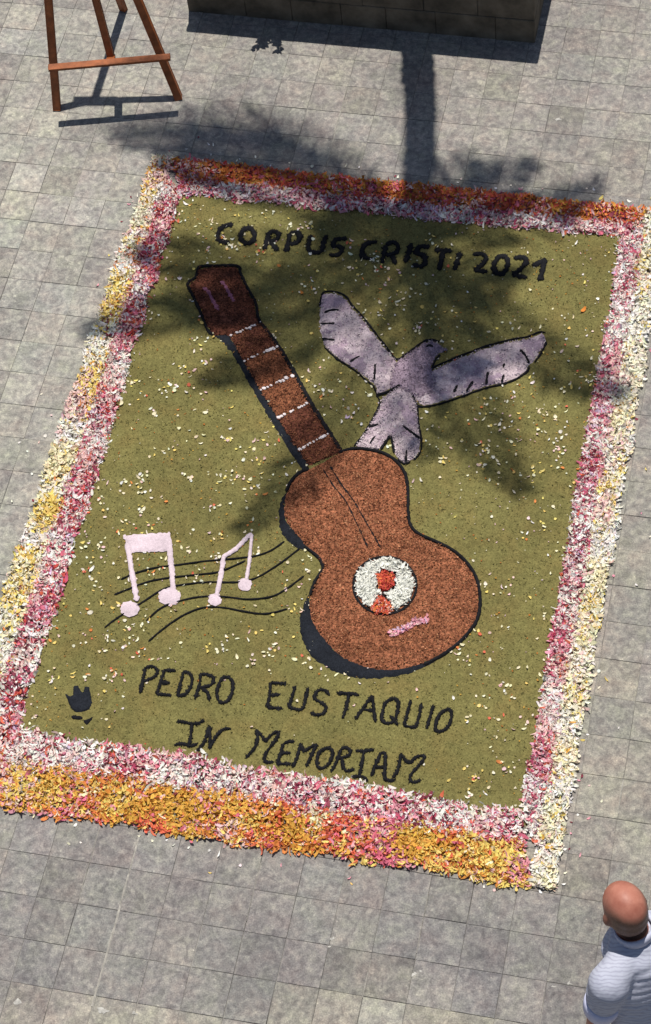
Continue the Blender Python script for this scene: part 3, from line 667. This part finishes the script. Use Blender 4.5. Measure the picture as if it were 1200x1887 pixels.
# ------------------------------------------------------------------ loose grains of sawdust
def grains(name, poly, n, cols, z, parent, spread=.004, size=.0085):
    poly = np.asarray(poly); q = rng.uniform(poly.min(0), poly.max(0), (n, 2)); q = q[inside(q, poly)] + rng.normal(0, spread, (inside(q, poly).sum(), 2))
    cols = np.array(cols)[rng.integers(0, len(cols), len(q))] * np.clip(rng.normal(1, .2, (len(q), 1)), .4, 1.7)
    o = petal_mesh(name, q, z + rng.random(len(q)) * .002, np.clip(cols, 0, .85), size, size * .55, M['grain'], parent, .5); o['kind'] = 'stuff'; return o
gm, N, L, b = mat_new('sawdust_grain', .95, .05); at = N.new('ShaderNodeAttribute'); at.attribute_name = 'petal_colour'; L.new(at.outputs['Color'], b.inputs['Base Color']); M['grain'] = gm
grains('loose_grains', gpoly, 28000, [(.143, .129, .046), (.165, .15, .054), (.115, .104, .038), (.18, .16, .062), (.13, .117, .042)], ZG - .004, fld)
bodyo = [c for c in guitar.children if c.name.startswith('body') and 'side' not in c.name][0]
grains('loose_grains', (lambda p_: p_.mean(0) + (p_ - p_.mean(0)) * .975)(resample(catmull(body_pl, 4, True), .02, True)), 14000, [(.19, .07, .034), (.30, .125, .06), (.085, .03, .018), (.15, .05, .025), (.36, .17, .09)], ZG + .008, bodyo, .005)
hso = [c for c in guitar.children if c.name.startswith('headstock')][0]
grains('loose_grains', hs, 2200, [(.10, .036, .023), (.17, .065, .038), (.05, .018, .013)], ZG + .007, hso)
for c in [c for c in guitar.children if c.name.startswith('fretboard')]:
    vv = np.array([v.co for v in c.data.vertices])[:, :2] + np.array(abs_loc(guitar))[:2]; ctr = vv.mean(0); aa = np.arctan2(*(vv - ctr).T[::-1]); hull = []
    for k in range(24):
        m_ = np.abs((aa - (-math.pi + k * math.pi / 12) + math.pi) % (2 * math.pi) - math.pi) < .14
        if m_.any(): hull.append(vv[m_][np.argmax(np.linalg.norm(vv[m_] - ctr, axis=1))])
    grains('loose_grains', hull, 1100, [(.15, .055, .03), (.24, .10, .05), (.07, .025, .016)], ZG + .006, c, .003)
for c in dove.children:
    for nm, pl in (('wing', lw), ('wing.001', rw), ('tail', tl), (bo.name, bd)):
        if c.name == nm: grains('loose_grains', pl, 2600, [(.50, .41, .43), (.40, .32, .36), (.28, .22, .27), (.60, .52, .52)] if c is not bo else [(.29, .22, .27), (.35, .27, .32), (.22, .16, .21)], ZG + (.005 if c is not bo else .007), c, .003)
for e in [o for o in COL.objects if o.name.startswith('word')]:                # black dust spilled beside every stroke
    for c in list(e.children):
        vv = np.array([v.co for v in c.data.vertices])[:, :2] + np.array(e.location)[:2]; vv = vv[rng.integers(0, len(vv), len(vv))]
        q_ = vv + rng.normal(0, .0016, vv.shape)
        me = petal_mesh('spilled_grains', q_, np.full(len(q_), ZG + .002), np.array([[.013, .013, .015]]) * np.clip(rng.normal(1, .4, (len(q_), 1)), .3, 2.5), .0055, .0038, M['grain'], e, .5); me['kind'] = 'stuff'

# ------------------------------------------------------------------ petals blown over the green field
ipoly = [ic + (p - ic) * .985 for p in INN]
blk = [np.array(ze([(470, 650), (700, 650), (710, 970), (500, 960)])), np.array(resample(catmull(body_pl, 3, True), .05, True)), np.array(lw), np.array(rw), np.array(tl), np.array(bd), np.array(hs)] + [np.array(nk([fl[0], fr[0], fr[5], fl[5]]))]
txt = [np.array(g2([(235, 1215), (860, 1285), (850, 1470), (235, 1375)]))]
def keep_field(q):
    k = inside(q, ipoly)
    for b_ in blk: k &= ~inside(q, b_)
    for b_ in txt: k &= ~(inside(q, b_) & (rng.random(len(q)) < .95))
    return q[k]
lo, hi = np.min(ipoly, 0), np.max(ipoly, 0)
q1 = rng.uniform(lo, hi, (1250, 2)); q1 = q1[vnoise(q1, 3, 77) + rng.normal(0, .12, len(q1)) > .36]
cl = rng.uniform(lo, hi, (300, 2)); cl = cl[vnoise(cl, 2.2, 78) > .34]
q2 = np.concatenate([c + rng.normal(0, .022, (rng.integers(2, 8), 2)) for c in cl])
q = keep_field(np.vstack([q1, q2]))
o = petal_mesh('scattered_petals', q, np.full(len(q), ZG + .001), pick(q, dict(pale=1.0, cream=1.6, white=.4, yellow=.9, blush=.5, orange=.18, coral=.08), 2, 5, 90),   .0155, .0105, M['petal'], None, .3)
recenter(o); tag(o, 'tiny cream petals blown loosely over the green field', 'flower petals', kind='stuff')
q3 = keep_field(rng.uniform(lo, hi, (1500, 2)))
o = petal_mesh('petal_crumbs', q3, np.full(len(q3), ZG + .0005), pick(q3, dict(cream=1, gold=.8, amber=.9, blush=.3), 3, 5, 95) * .7, .008, .006, M['petal'], None, .2)
recenter(o); tag(o, 'fine straw coloured crumbs strewn over the green field', 'flower petals', kind='stuff')
q = []
for k in range(150):
    i_ = random.randrange(4); a_, b2 = OUT[i_], OUT[(i_ + 1) % 4]; p_ = np.array(a_) + (np.array(b2) - np.array(a_)) * random.random(); o_ = p_ - cen
    q.append(p_ + o_ / np.linalg.norm(o_) * abs(random.gauss(0, .09)))
q = np.array(q); o = petal_mesh('stray_petals', q, np.full(len(q), .002), pick(q, dict(white=1, pale=.8, blush=.5, pink=.4, yellow=.3, wine=.4), 2, 5, 40), .017, .009, M['petal'], None, .3)
recenter(o); tag(o, 'stray petals fallen on the paving outside the border', 'flower petals', kind='stuff')
LOOSE = [(170, 1052, .034, 'white', 'large white petal lying left of the larger music note'), (343, 379, .034, 'white', 'white petal by the top left corner of the green field'),
         (416, 420, .02, 'white', 'white petal touching the second letter of the title'), (1065, 1502, .017, 'white', 'white petal on the paving outside the right border'),
         (1041, 1566, .019, 'white', 'white petal on the paving by the lower right corner'), (911, 1641, .022, 'blush', 'pale petal on the paving below the bottom border'),
         (225, 747, .03, 'cream', 'cream petal just inside the left border'), (836, 1289, .02, 'white', 'white petal dotting a letter of the nine letter word'),
         (1062, 452, .02, 'white', 'white petal at the top right of the green field'), (570, 492, .022, 'blush', 'blush petal below the title, right of the headstock'),
         (557, 543, .026, 'orange', 'orange petal between the headstock and the dove wing'), (1075, 575, .028, 'orange', 'orange petals tip near the right border beside the dove')]
for x, y, s_, c, lab in LOOSE:
    p = G(x, y)[:2][None]; zb = ZG + .002 if inside(p, ipoly)[0] else .002
    o = petal_mesh('loose_petal', p, np.array([zb]), np.array([PAL[c]]), s_, s_ * .55, M['petal'], None, .15); recenter(o); tag(o, lab, 'petal', 'single loose petals')
q = np.array([G(*p)[:2] for p in zip(rng.normal(642, 12, 10), rng.normal(760, 16, 10))])
o = petal_mesh('petal_cluster', q, np.full(10, ZG + .002), pick(q, dict(white=1, blush=1, lilac=.6), 2, 9, 4), .02, .011, M['petal']); recenter(o)
tag(o, 'small clump of pink and white petals beside the dove tail', 'petals', kind='stuff')

# ------------------------------------------------------------------ boxes and bars
def box(name, lo, hi, mat, parent, bev=.004, jit=0):
    bm = bmesh.new(); bmesh.ops.create_cube(bm, size=1)
    lo, hi = Vector(lo), Vector(hi); off = Vector(abs_loc(parent)) if parent is not None else Vector()
    for v in bm.verts:
        for k in range(3): v.co[k] = (lo[k] + hi[k]) / 2 + v.co[k] * (hi[k] - lo[k]) - off[k] + (random.gauss(0, jit) if jit else 0)
    if bev: bmesh.ops.bevel(bm, geom=bm.edges[:], offset=bev, segments=1, affect='EDGES')
    return bm_obj(name, bm, mat, parent)
def bar(name, a, b_, w, t, mat, parent, up=(0, 0, 1), bev=.003):
    a, b_ = Vector(a), Vector(b_); d = (b_ - a); ln = d.length; d.normalize()
    s = d.cross(Vector(up)).normalized(); u = s.cross(d).normalized()
    bm = bmesh.new(); bmesh.ops.create_cube(bm, size=1); off = Vector(abs_loc(parent)); mid = (a + b_) / 2 - off
    for v in bm.verts: v.co = mid + d * v.co.x * ln + s * v.co.y * w + u * v.co.z * t
    bmesh.ops.bevel(bm, geom=bm.edges[:], offset=bev, segments=1, affect='EDGES')
    return bm_obj(name, bm, mat, parent)

# ------------------------------------------------------------------ easel
fl_, fr_, fb_ = Vector((-2.084, 2.313, .0)), Vector((-1.400, 2.483, .0)), Vector((-1.903, 3.139, 0))
ap = Vector((-1.985, 2.86, 1.72))
ez = empty('easel', ((fl_ + fr_ + fb_) / 3)); tag(ez, 'reddish brown wooden easel standing on the paving', 'easel')
fwd = (fr_ - fl_).normalized().cross(Vector((0, 0, 1))); fwd = Vector((fwd.x, fwd.y, 0)).normalized()
if fwd.y > 0: fwd = -fwd
pn = (fr_ - fl_).cross(ap - fl_).normalized()                      # normal of the plane of the two front legs
if pn.z < 0: pn = -pn
bar('leg', fl_, ap + (fl_ - fr_).normalized() * .06, .038, .040, M['wood'], ez, pn)
bar('leg', fr_, ap + (fr_ - fl_).normalized() * .06, .038, .040, M['wood'], ez, pn)
def on_plane(x, y):                                                 # where a sight line meets the plane of the front legs
    d = Vector(CF * FPX + CR * (x - CX) + CU * (CY - y)); c = Vector(CAM); t = (fl_ - c).dot(pn) / d.dot(pn); return c + d * t
cm = on_plane(205, 106)
bar('mast', cm, ap, .034, .040, M['wood'], ez, pn)
hl = .35; cl_, cr_ = Vector(G(90, 125, hl)), Vector(G(313, 105, hl))
bar('ledge', cl_, cr_, .038, .016, M['wood'], ez)
bar('ledge_support', cm - pn * .01, (cl_ + cr_) / 2 + Vector((0, 0, -.012)), .04, .02, M['wood'], ez)
bar('rear_leg', fb_, ap + Vector((0, .03, -.02)), .036, .028, M['wood'], ez)
bar('top_block', ap + Vector((-.12, -.01, .0)), ap + Vector((.13, .02, .0)), .05, .07, M['wood'], ez)

# ------------------------------------------------------------------ planter
pc = empty('stone_planter', ((PX0 + PX1) / 2, (PY0 + PY1) / 2, 0)); tag(pc, 'long dark stone planter holding the palm at the top', 'planter')
rows = 3; ch = (PH - .07) / rows
box('core', (PX0 + .012, PY0 + .012, -.01), (PX1 - .012, PY1 - .012, PH - .13), M['joint'], pc, 0)
for r in range(rows):
    z0, z1 = r * ch + (.001 if r else -.01), (r + 1) * ch - .001
    x = PX0; first = True
    while x < PX1 - .02:
        wdt = random.uniform(.24, .36) * (.55 if first and r % 2 else 1); x2 = min(x + wdt, PX1)
        if PX1 - x2 < .12: x2 = PX1
        box('stone_block', (x + .001, PY0 + random.uniform(0, .004), z0), (x2 - .001, PY0 + .10, z1), M['planter_stone'], pc, .004, .001); x = x2; first = False
    for xa, xb in ((PX0, PX0 + .1), (PX1 - .1, PX1)):
        y = PY0 + .105
        while y < PY1 - .02:
            y2 = min(y + random.uniform(.24, .36), PY1)
            if PY1 - y2 < .1: y2 = PY1
            s0 = random.uniform(0, .005)
            box('stone_block', (xa + (s0 if xa == PX0 else 0), y + .003, z0), (xb - (s0 if xb == PX1 else 0), y2 - .003, z1), M['planter_stone'], pc, .006, .0015); y = y2
    box('stone_block', (PX0 + .105, PY1 - .1, z0), (PX1 - .105, PY1, z1), M['planter_stone'], pc, .006)
for lo_, hi_ in (((PX0 - .008, PY0 - .008, PH - .067), (PX1 + .008, PY0 + .14, PH)), ((PX0 - .008, PY1 - .13, PH - .067), (PX1 + .008, PY1 + .008, PH)),
                 ((PX0 - .008, PY0 + .143, PH - .067), (PX0 + .13, PY1 - .133, PH)), ((PX1 - .13, PY0 + .143, PH - .067), (PX1 + .008, PY1 - .133, PH))):
    box('coping', lo_, hi_, M['coping'], pc, .008)
V, F = [], []; nx, ny = 40, 20
for i in range(nx + 1):
    for j in range(ny + 1):
        x, y = PX0 + .12 + (PX1 - PX0 - .24) * i / nx, PY0 + .13 + (PY1 - PY0 - .25) * j / ny
        V.append((x, y, PH - .06 + .03 * nz(x, y, 4) + .012 * nz(x, y, 15)))
for i in range(nx):
    for j in range(ny): a = i * (ny + 1) + j; F.append((a, a + ny + 1, a + ny + 2, a + 1))
mesh_obj('soil', V, F, M['soil'], pc, True)

# ------------------------------------------------------------------ leafy sprig over the planter rim
spr = empty('trailing_plant', (-1.03, 3.30, PH - .05)); tag(spr, 'small leafy plant leaning over the planter front edge', 'plant')
V, F = [], []
def leaf(V, F, p, d, n_, ln, wd):
    p, d = Vector(p), Vector(d).normalized(); s = d.cross(Vector(n_)).normalized(); u = s.cross(d)
    b0 = len(V)
    for t, w_, hh in ((0, .1, 0), (.3, .8, .02), (.65, 1, .03), (1, .08, -.06)):
        for sg in (-1, 1): V.append(tuple(p + d * ln * t + s * sg * wd * w_ * .5 + u * hh * ln))
    F += [(b0, b0 + 1, b0 + 3, b0 + 2), (b0 + 2, b0 + 3, b0 + 5, b0 + 4), (b0 + 4, b0 + 5, b0 + 7, b0 + 6)]
sv, sf = [], []
for k in range(7):
    tip = Vector((-1.03 + random.uniform(-.10, .10), 3.15 - random.uniform(0, .08), PH + random.uniform(.0, .08)))
    base = Vector((-1.03 + random.uniform(-.03, .03), 3.32, PH - .06)); mid = (base + tip) / 2 + Vector((0, .01, .09))
    pts = [base.lerp(mid, t).lerp(mid.lerp(tip, t), t) for t in np.linspace(0, 1, 8)]
    for i in range(7):
        b0 = len(sv); d = (pts[i + 1] - pts[i]).normalized(); s = d.cross(Vector((0, 0, 1))).normalized() * .003; u = s.cross(d)
        for p in (pts[i], pts[i + 1]): sv += [tuple(p + s), tuple(p - s * .5 + u), tuple(p - s * .5 - u)]
        sf += [(b0, b0 + 1, b0 + 4, b0 + 3), (b0 + 1, b0 + 2, b0 + 5, b0 + 4), (b0 + 2, b0, b0 + 3, b0 + 5)]
        for r in range(3): leaf(V, F, pts[i + 1], (random.uniform(-1, 1), random.uniform(-1, .2), random.uniform(-.2, .5)), (0, 0, 1), random.uniform(.03, .055), random.uniform(.015, .024))
mesh_obj('leaves', V, F, M['shrub'], spr, True); mesh_obj('stems', sv, sf, M['bark'], spr, True)

# ------------------------------------------------------------------ palm in the planter (its crown stands above the picture and throws the shade)
CROWN = Vector((-.33, 3.72, 7.75)); BASE = Vector((-.30, 3.70, PH - .08))
palm = empty('palm_tree', BASE); tag(palm, 'tall slender palm growing in the stone planter', 'tree')
V, F = [], []; nr, ns = 120, 14
for i in range(nr + 1):
    t = i / nr; c = BASE.lerp(CROWN, t) + Vector((.05 * math.sin(t * 3.1), .04 * math.sin(t * 2.3), 0))
    if i == 0: c.z -= .08
    r = .087 + .05 * math.exp(-t * 22) + (.010 if i % 3 == 0 else 0) - .010 * t
    for k in range(ns): a = 2 * math.pi * k / ns; rr = r * (1 + .05 * nz(k * .8, i * .5, 1.3)) + max(0, .05 * nz(k * .9, i * .28, 1.0)) * (.3 + t); V.append((c.x + rr * math.cos(a), c.y + rr * math.sin(a), c.z))
for i in range(nr):
    for k in range(ns): F.append((i * ns + k, i * ns + (k + 1) % ns, (i + 1) * ns + (k + 1) % ns, (i + 1) * ns + k))
mesh_obj('trunk', V, F, M['bark'], palm, True)
V, F = [], []; nr, ns = 10, 14
for i in range(nr + 1):
    t = i / nr; r = .10 + .07 * math.sin(t * math.pi) - .04 * t
    for k in range(ns): a = 2 * math.pi * k / ns; V.append((CROWN.x + r * math.cos(a), CROWN.y + r * math.sin(a), CROWN.z - .35 + .55 * t))
for i in range(nr):
    for k in range(ns): F.append((i * ns + k, i * ns + (k + 1) % ns, (i + 1) * ns + (k + 1) % ns, (i + 1) * ns + k))
crown = mesh_obj('crown', V, F, M['bark'], palm, True)
def frond(tipx, tipy, dz, arch, sparse=1.0, lf=.36, seed=0, bow=None):
    """frond whose tip hangs dz from the crown and shades the given spot of the plaza"""
    r_ = random.Random(seed); zt = CROWN.z + dz; k_ = zt / math.tan(SUN_EL); g_ = G(tipx, tipy)
    h_ = Vector((g_[0] - AZ[0] * k_ - CROWN.x, g_[1] - AZ[1] * k_ - CROWN.y, 0)); L_ = h_.length
    d = h_.normalized(); sd = Vector((-d.y, d.x, 0)); n = 26
    V, F = [], []; pts = []
    curl_ = r_.uniform(-.12, .12) if bow is None else bow
    for i in range(n + 1):
        t = i / n; pts.append(CROWN + d * L_ * (t * 1.12 - .12 * t ** 3) + sd * curl_ * L_ * t * (1 - t) * 2 + Vector((0, 0, dz * t * t + arch * 4 * t * (1 - t) + .05 * (1 - t))))
    for i in range(n):
        b0 = len(V); rr = .020 * (1 - i / n) + .004; dd = (pts[i + 1] - pts[i]).normalized(); s = dd.cross(Vector((0, 0, 1))).normalized(); u = s.cross(dd)
        for p in (pts[i], pts[i + 1]): V += [tuple(p + s * rr), tuple(p + u * rr), tuple(p - s * rr), tuple(p - u * rr)]
        for k in range(4): F.append((b0 + k, b0 + (k + 1) % 4, b0 + 4 + (k + 1) % 4, b0 + 4 + k))
    m = 46
    for i in range(4, m):
        t = i / m; f = t * n; k = min(int(f), n - 1); p = pts[k].lerp(pts[k + 1], f - k); dd = (pts[k + 1] - pts[k]).normalized(); s = dd.cross(Vector((0, 0, 1))).normalized(); u = s.cross(dd)
        ll = lf * (math.sin(min(t * 1.25 + .12, 1) * math.pi * .5) * (1 - .55 * max(t - .6, 0) / .4)) * r_.uniform(.8, 1.12)
        for sg in (-1, 1):
            if r_.random() > sparse: continue
            dl = s * sg * (1 - .45 * t) + dd * (.45 + .75 * t) + u * r_.uniform(.0, .3) + Vector((0, 0, -.25 * r_.random()))
            leaf(V, F, p, dl, u + s * r_.uniform(-.4, .4), ll, r_.uniform(.021, .030))
    return mesh_obj('frond', V, F, M['leaf'], crown)
FR = [(205, 243, -.5, .25, 1, -.5), (225, 262, -.3, .3, 1, -.38), (290, 300, .0, .35, 1, -.2), (150, 612, -.5, .22, 1), (240, 470, -.2, .3, .9), (365, 705, -.3, .3, 1), (440, 985, -.6, .25, 1), (965, 912, -.6, .2, 1), (790, 850, -.2, .35, .7),
      (1150, 735, -.6, .22, 1), (960, 520, -.1, .4, .8), (1110, 335, -.6, .2, .9), (985, 300, -.3, .3, .9, .25), (860, 280, -.2, .4, .7), (330, 262, -.1, .35, 1, -.35),
      (320, 560, .1, .4, 1), (900, 690, .2, .4, .9), (600, 400, .4, .4, .9)]
for k, (x_, y_, dz_, ar_, sp, *bw) in enumerate(FR): frond(x_, y_, dz_, ar_, sp, .35, k, bw[0] if bw else None)

# ------------------------------------------------------------------ the man at the lower right
person = empty('person', (0, 0, 0)); tag(person, 'bald man in a striped pale blue shirt seen from behind, bottom right', 'person')
class Soup:
    """collects overlapping solids that are fused into one skin afterwards"""
    def __init__(self): self.V = []; self.F = []; self.n = 0
SPH = {}
def sphere(seg):
    if seg not in SPH:
        b_ = bmesh.new(); bmesh.ops.create_uvsphere(b_, u_segments=seg, v_segments=seg // 2 + 2, radius=1); b_.verts.ensure_lookup_table()
        SPH[seg] = (np.array([v.co for v in b_.verts]), [tuple(v.index for v in f.verts) for f in b_.faces]); b_.free()
    return SPH[seg]
def blob(bm, c, r, seg=16):
    V, F = sphere(seg); bm.V.append(V * np.array(r if hasattr(r, '__len__') else (r, r, r)) + np.array(c))
    n = bm.n; bm.F += [tuple(i + n for i in f) for f in F]; bm.n += len(V)
def limb(bm, pts, seg=14):
    """tapered limb through (x, y, z, radius) stations, round at the ends"""
    for (p, q) in zip(pts[:-1], pts[1:]):
        a, b_ = Vector(p[:3]), Vector(q[:3]); n = max(int((b_ - a).length / .02), 1)
        for i in range(n + 1):
            t = i / n; blob(bm, a.lerp(b_, t), p[3] + (q[3] - p[3]) * t, seg)
def soup_obj(name, bm, mat, parent, smooth=True): return mesh_obj(name, np.vstack(bm.V), bm.F, mat, parent, smooth, world=False)
def fuse(name, bm, mat, parent, vox=.010, sm=6):
    o = soup_obj(name, bm, mat, parent, True)
    r = o.modifiers.new('remesh', 'REMESH'); r.mode = 'VOXEL'; r.voxel_size = vox; r.use_smooth_shade = True
    s = o.modifiers.new('smooth', 'SMOOTH'); s.iterations = sm; s.factor = .5
    return o
# local frame: facing +y, right hand +x, feet at z 0
HD = Vector((0, .165, 1.595))
SHL, ELL_, WRL = Vector((-.190, .055, 1.385)), Vector((-.220, .070, 1.125)), Vector((-.225, .100, .875))
SHR, ELR, WRR = Vector((.195, .055, 1.375)), Vector((.270, -.02, 1.10)), Vector((.215, .20, 1.02))
bm = Soup()
HR = Matrix.Rotation(math.radians(-16), 3, 'Z') @ Matrix.Rotation(math.radians(-6), 3, 'X')
def hv(x, y, z): return HD + HR @ Vector((x, y, z))
def hblob(x, y, z, r, seg=16):
    V_, F_ = sphere(seg); q_ = (V_ * np.array(r) + np.array((x, y, z))) @ np.array(HR).T + np.array(HD)
    bm.V.append(q_); n_ = bm.n; bm.F.extend(tuple(i + n_ for i in f_) for f_ in F_); bm.n += len(V_)
hblob(0, -.012, .028, (.079, .098, .093), 24); hblob(0, .022, -.048, (.063, .072, .080), 20); hblob(0, -.030, -.01, (.075, .080, .085), 20)
hblob(0, .062, -.10, (.036, .032, .028)); hblob(0, .082, -.045, (.013, .016, .016)); hblob(0, .076, -.018, (.009, .012, .024))
for s in (-1, 1): hblob(s * .080, -.004, -.020, (.010, .020, .033), 12); hblob(s * .084, -.016, -.010, (.009, .010, .026), 10); hblob(s * .03, .066, .016, (.024, .012, .008), 12)
limb(bm, [(0, .145, 1.52, .060), (0, .085, 1.42, .066)])
for i in range(14):
    t = i / 13; z = .92 + .50 * t; y = -.01 + .085 * t * t; blob(bm, (0, y, z), (.122 + .03 * math.sin(t * 2.6), .080 + .012 * math.sin(t * 3), .045), 20)
for sh_, el_, wr_, s in ((SHL, ELL_, WRL, -1), (SHR, ELR, WRR, 1)):
    limb(bm, [(*sh_, .062), (*sh_.lerp(el_, .5), .050), (*el_, .040), (*el_.lerp(wr_, .3), .041), (*wr_, .027)])
    dr_ = (wr_ - el_).normalized(); hb = wr_ + dr_ * .05; blob(bm, hb, (.038, .045, .022), 14)
    for k, (ox, ln) in enumerate(((-.028, .062), (-.010, .074), (.010, .070), (.027, .056))):
        k0 = hb + dr_ * .035 + Vector((ox, 0, 0)); k1 = k0 + dr_ * ln * .55 + Vector((0, 0, -.006)); k2 = k1 + dr_ * ln * .4 + Vector((0, 0, -.022))
        limb(bm, [(*k0, .0092), (*k1, .0085), (*k2, .0072)], 8)
    t0 = hb + Vector((-s * .030, 0, .002)) - dr_ * .01; t1 = t0 + Vector((-s * .028, 0, 0)) + dr_ * .030; limb(bm, [(*t0, .011), (*t1, .0095), (*(t1 + dr_ * .025), .008)], 8)
for s in (-1, 1): limb(bm, [(s * .088, -.01, .90, .090), (s * .098, 0, .50, .058), (s * .10, -.02, .30, .056), (s * .105, -.03, .08, .038)])
body = fuse('body', bm, M['skin'], person, .0085, 5)
for s in (-1, 1):
    bm = Soup(); blob(bm, hv(s * .030, .078, .002), .012, 10); soup_obj('eye', bm, M['eye'], body, True)
bm = Soup(); blob(bm, hv(0, .088, -.072), (.022, .010, .007), 12); soup_obj('mouth', bm, M['lip'], body, True)
bm = Soup()                                                    # shirt
for i in range(22):
    t = i / 21; z = .80 + .60 * t; y = -.02 + .09 * t * t; w_ = .172 + .03 * math.sin(t * 2.6) - .035 * max(t - .85, 0) / .15
    blob(bm, (0, y, z), (w_, .128 + .012 * math.sin(t * 3), .045), 24)
blob(bm, (0, .072, 1.425), (.15, .105, .052), 24); blob(bm, (0, .088, 1.455), (.095, .085, .04), 24); blob(bm, (0, .125, 1.44), (.085, .075, .045), 24); blob(bm, (0, .13, 1.38), (.13, .08, .05), 24)
for s in (-1, 1):
    sh_ = SHL if s < 0 else SHR; el_ = ELL_ if s < 0 else ELR
    limb(bm, [(s * .06, .075, 1.425, .060), (sh_.x, sh_.y, sh_.z + .003, .078)], 18)
    limb(bm, [(*sh_, .080), (*sh_.lerp(el_, .45), .071), (*sh_.lerp(el_, .58), .066)], 18)
    for k in range(5):                                              # folds bunched above the rolled cuff
        c_ = sh_.lerp(el_, .18 + .095 * k); ax = (el_ - sh_).normalized(); r_ = .070 - .002 * k
        for q in range(26):
            a = q * 2 * math.pi / 26; u = ax.cross(Vector((0, 1, 0))).normalized(); v = ax.cross(u)
            blob(bm, c_ + (u * math.cos(a) + v * math.sin(a)) * r_ + ax * .022 * math.sin(a * 2 + k), .0085, 6)
shirt = fuse('shirt', bm, M['shirt'], person, .0085, 2)
def ring(name, c_, ax, r, h, th, mat, parent, tilt=None, n=28, sq=1.0):
    ax = Vector(ax).normalized(); u = ax.cross(Vector((0, 1, .2))).normalized(); v = ax.cross(u); V, F = [], []
    prof = ((r, -h / 2), (r + th, -h / 2), (r + th * 1.2, 0), (r + th, h / 2), (r, h / 2))
    for i in range(n):
        a = 2 * math.pi * i / n
        for rr, hh in prof: p = Vector(c_) + (u * math.cos(a) + v * math.sin(a) * sq) * rr * (1 + .02 * math.sin(3 * a)) + ax * hh; V.append(tuple(p))
    for i in range(n):
        j = (i + 1) % n
        for k in range(5): F.append((i * 5 + k, j * 5 + k, j * 5 + (k + 1) % 5, i * 5 + (k + 1) % 5)[::-1])
    o = mesh_obj(name, V, F, mat, parent, True, world=False); return o
for sh_, el_ in ((SHL, ELL_), (SHR, ELR)): ring('cuff', sh_.lerp(el_, .68), el_ - sh_, .059, .075, .011, M['cuff'], shirt)
ring('collar', (0, .108, 1.485), (0, .42, 1), .066, .034, .008, M['collar'], shirt, sq=1.08)
bm = Soup()
for i in range(6): blob(bm, (0, -.015, .86 + .02 * i), (.166, .118, .05), 20)
for s in (-1, 1): limb(bm, [(s * .090, -.01, .90, .100), (s * .10, 0, .50, .078), (s * .105, -.02, .10, .066)], 16)
fuse('trousers', bm, M['trouser'], person, .012, 5)
for s in (-1, 1):
    bm = Soup(); blob(bm, (s * .108, .0, .045), (.045, .085, .045)); blob(bm, (s * .112, .10, .035), (.048, .095, .034)); blob(bm, (s * .11, .05, .012), (.046, .145, .014))
    fuse('shoe', bm, M['shoe'], person, .008, 3)
RZ = math.radians(55)
hp = G(1150, 1668, HD.z + .02); R_ = Matrix.Rotation(RZ, 3, 'Z')
off = R_ @ HD
person.location = (hp[0] - off.x, hp[1] - off.y, 0); person.rotation_euler = (0, 0, RZ)
bpy.context.view_layer.update()
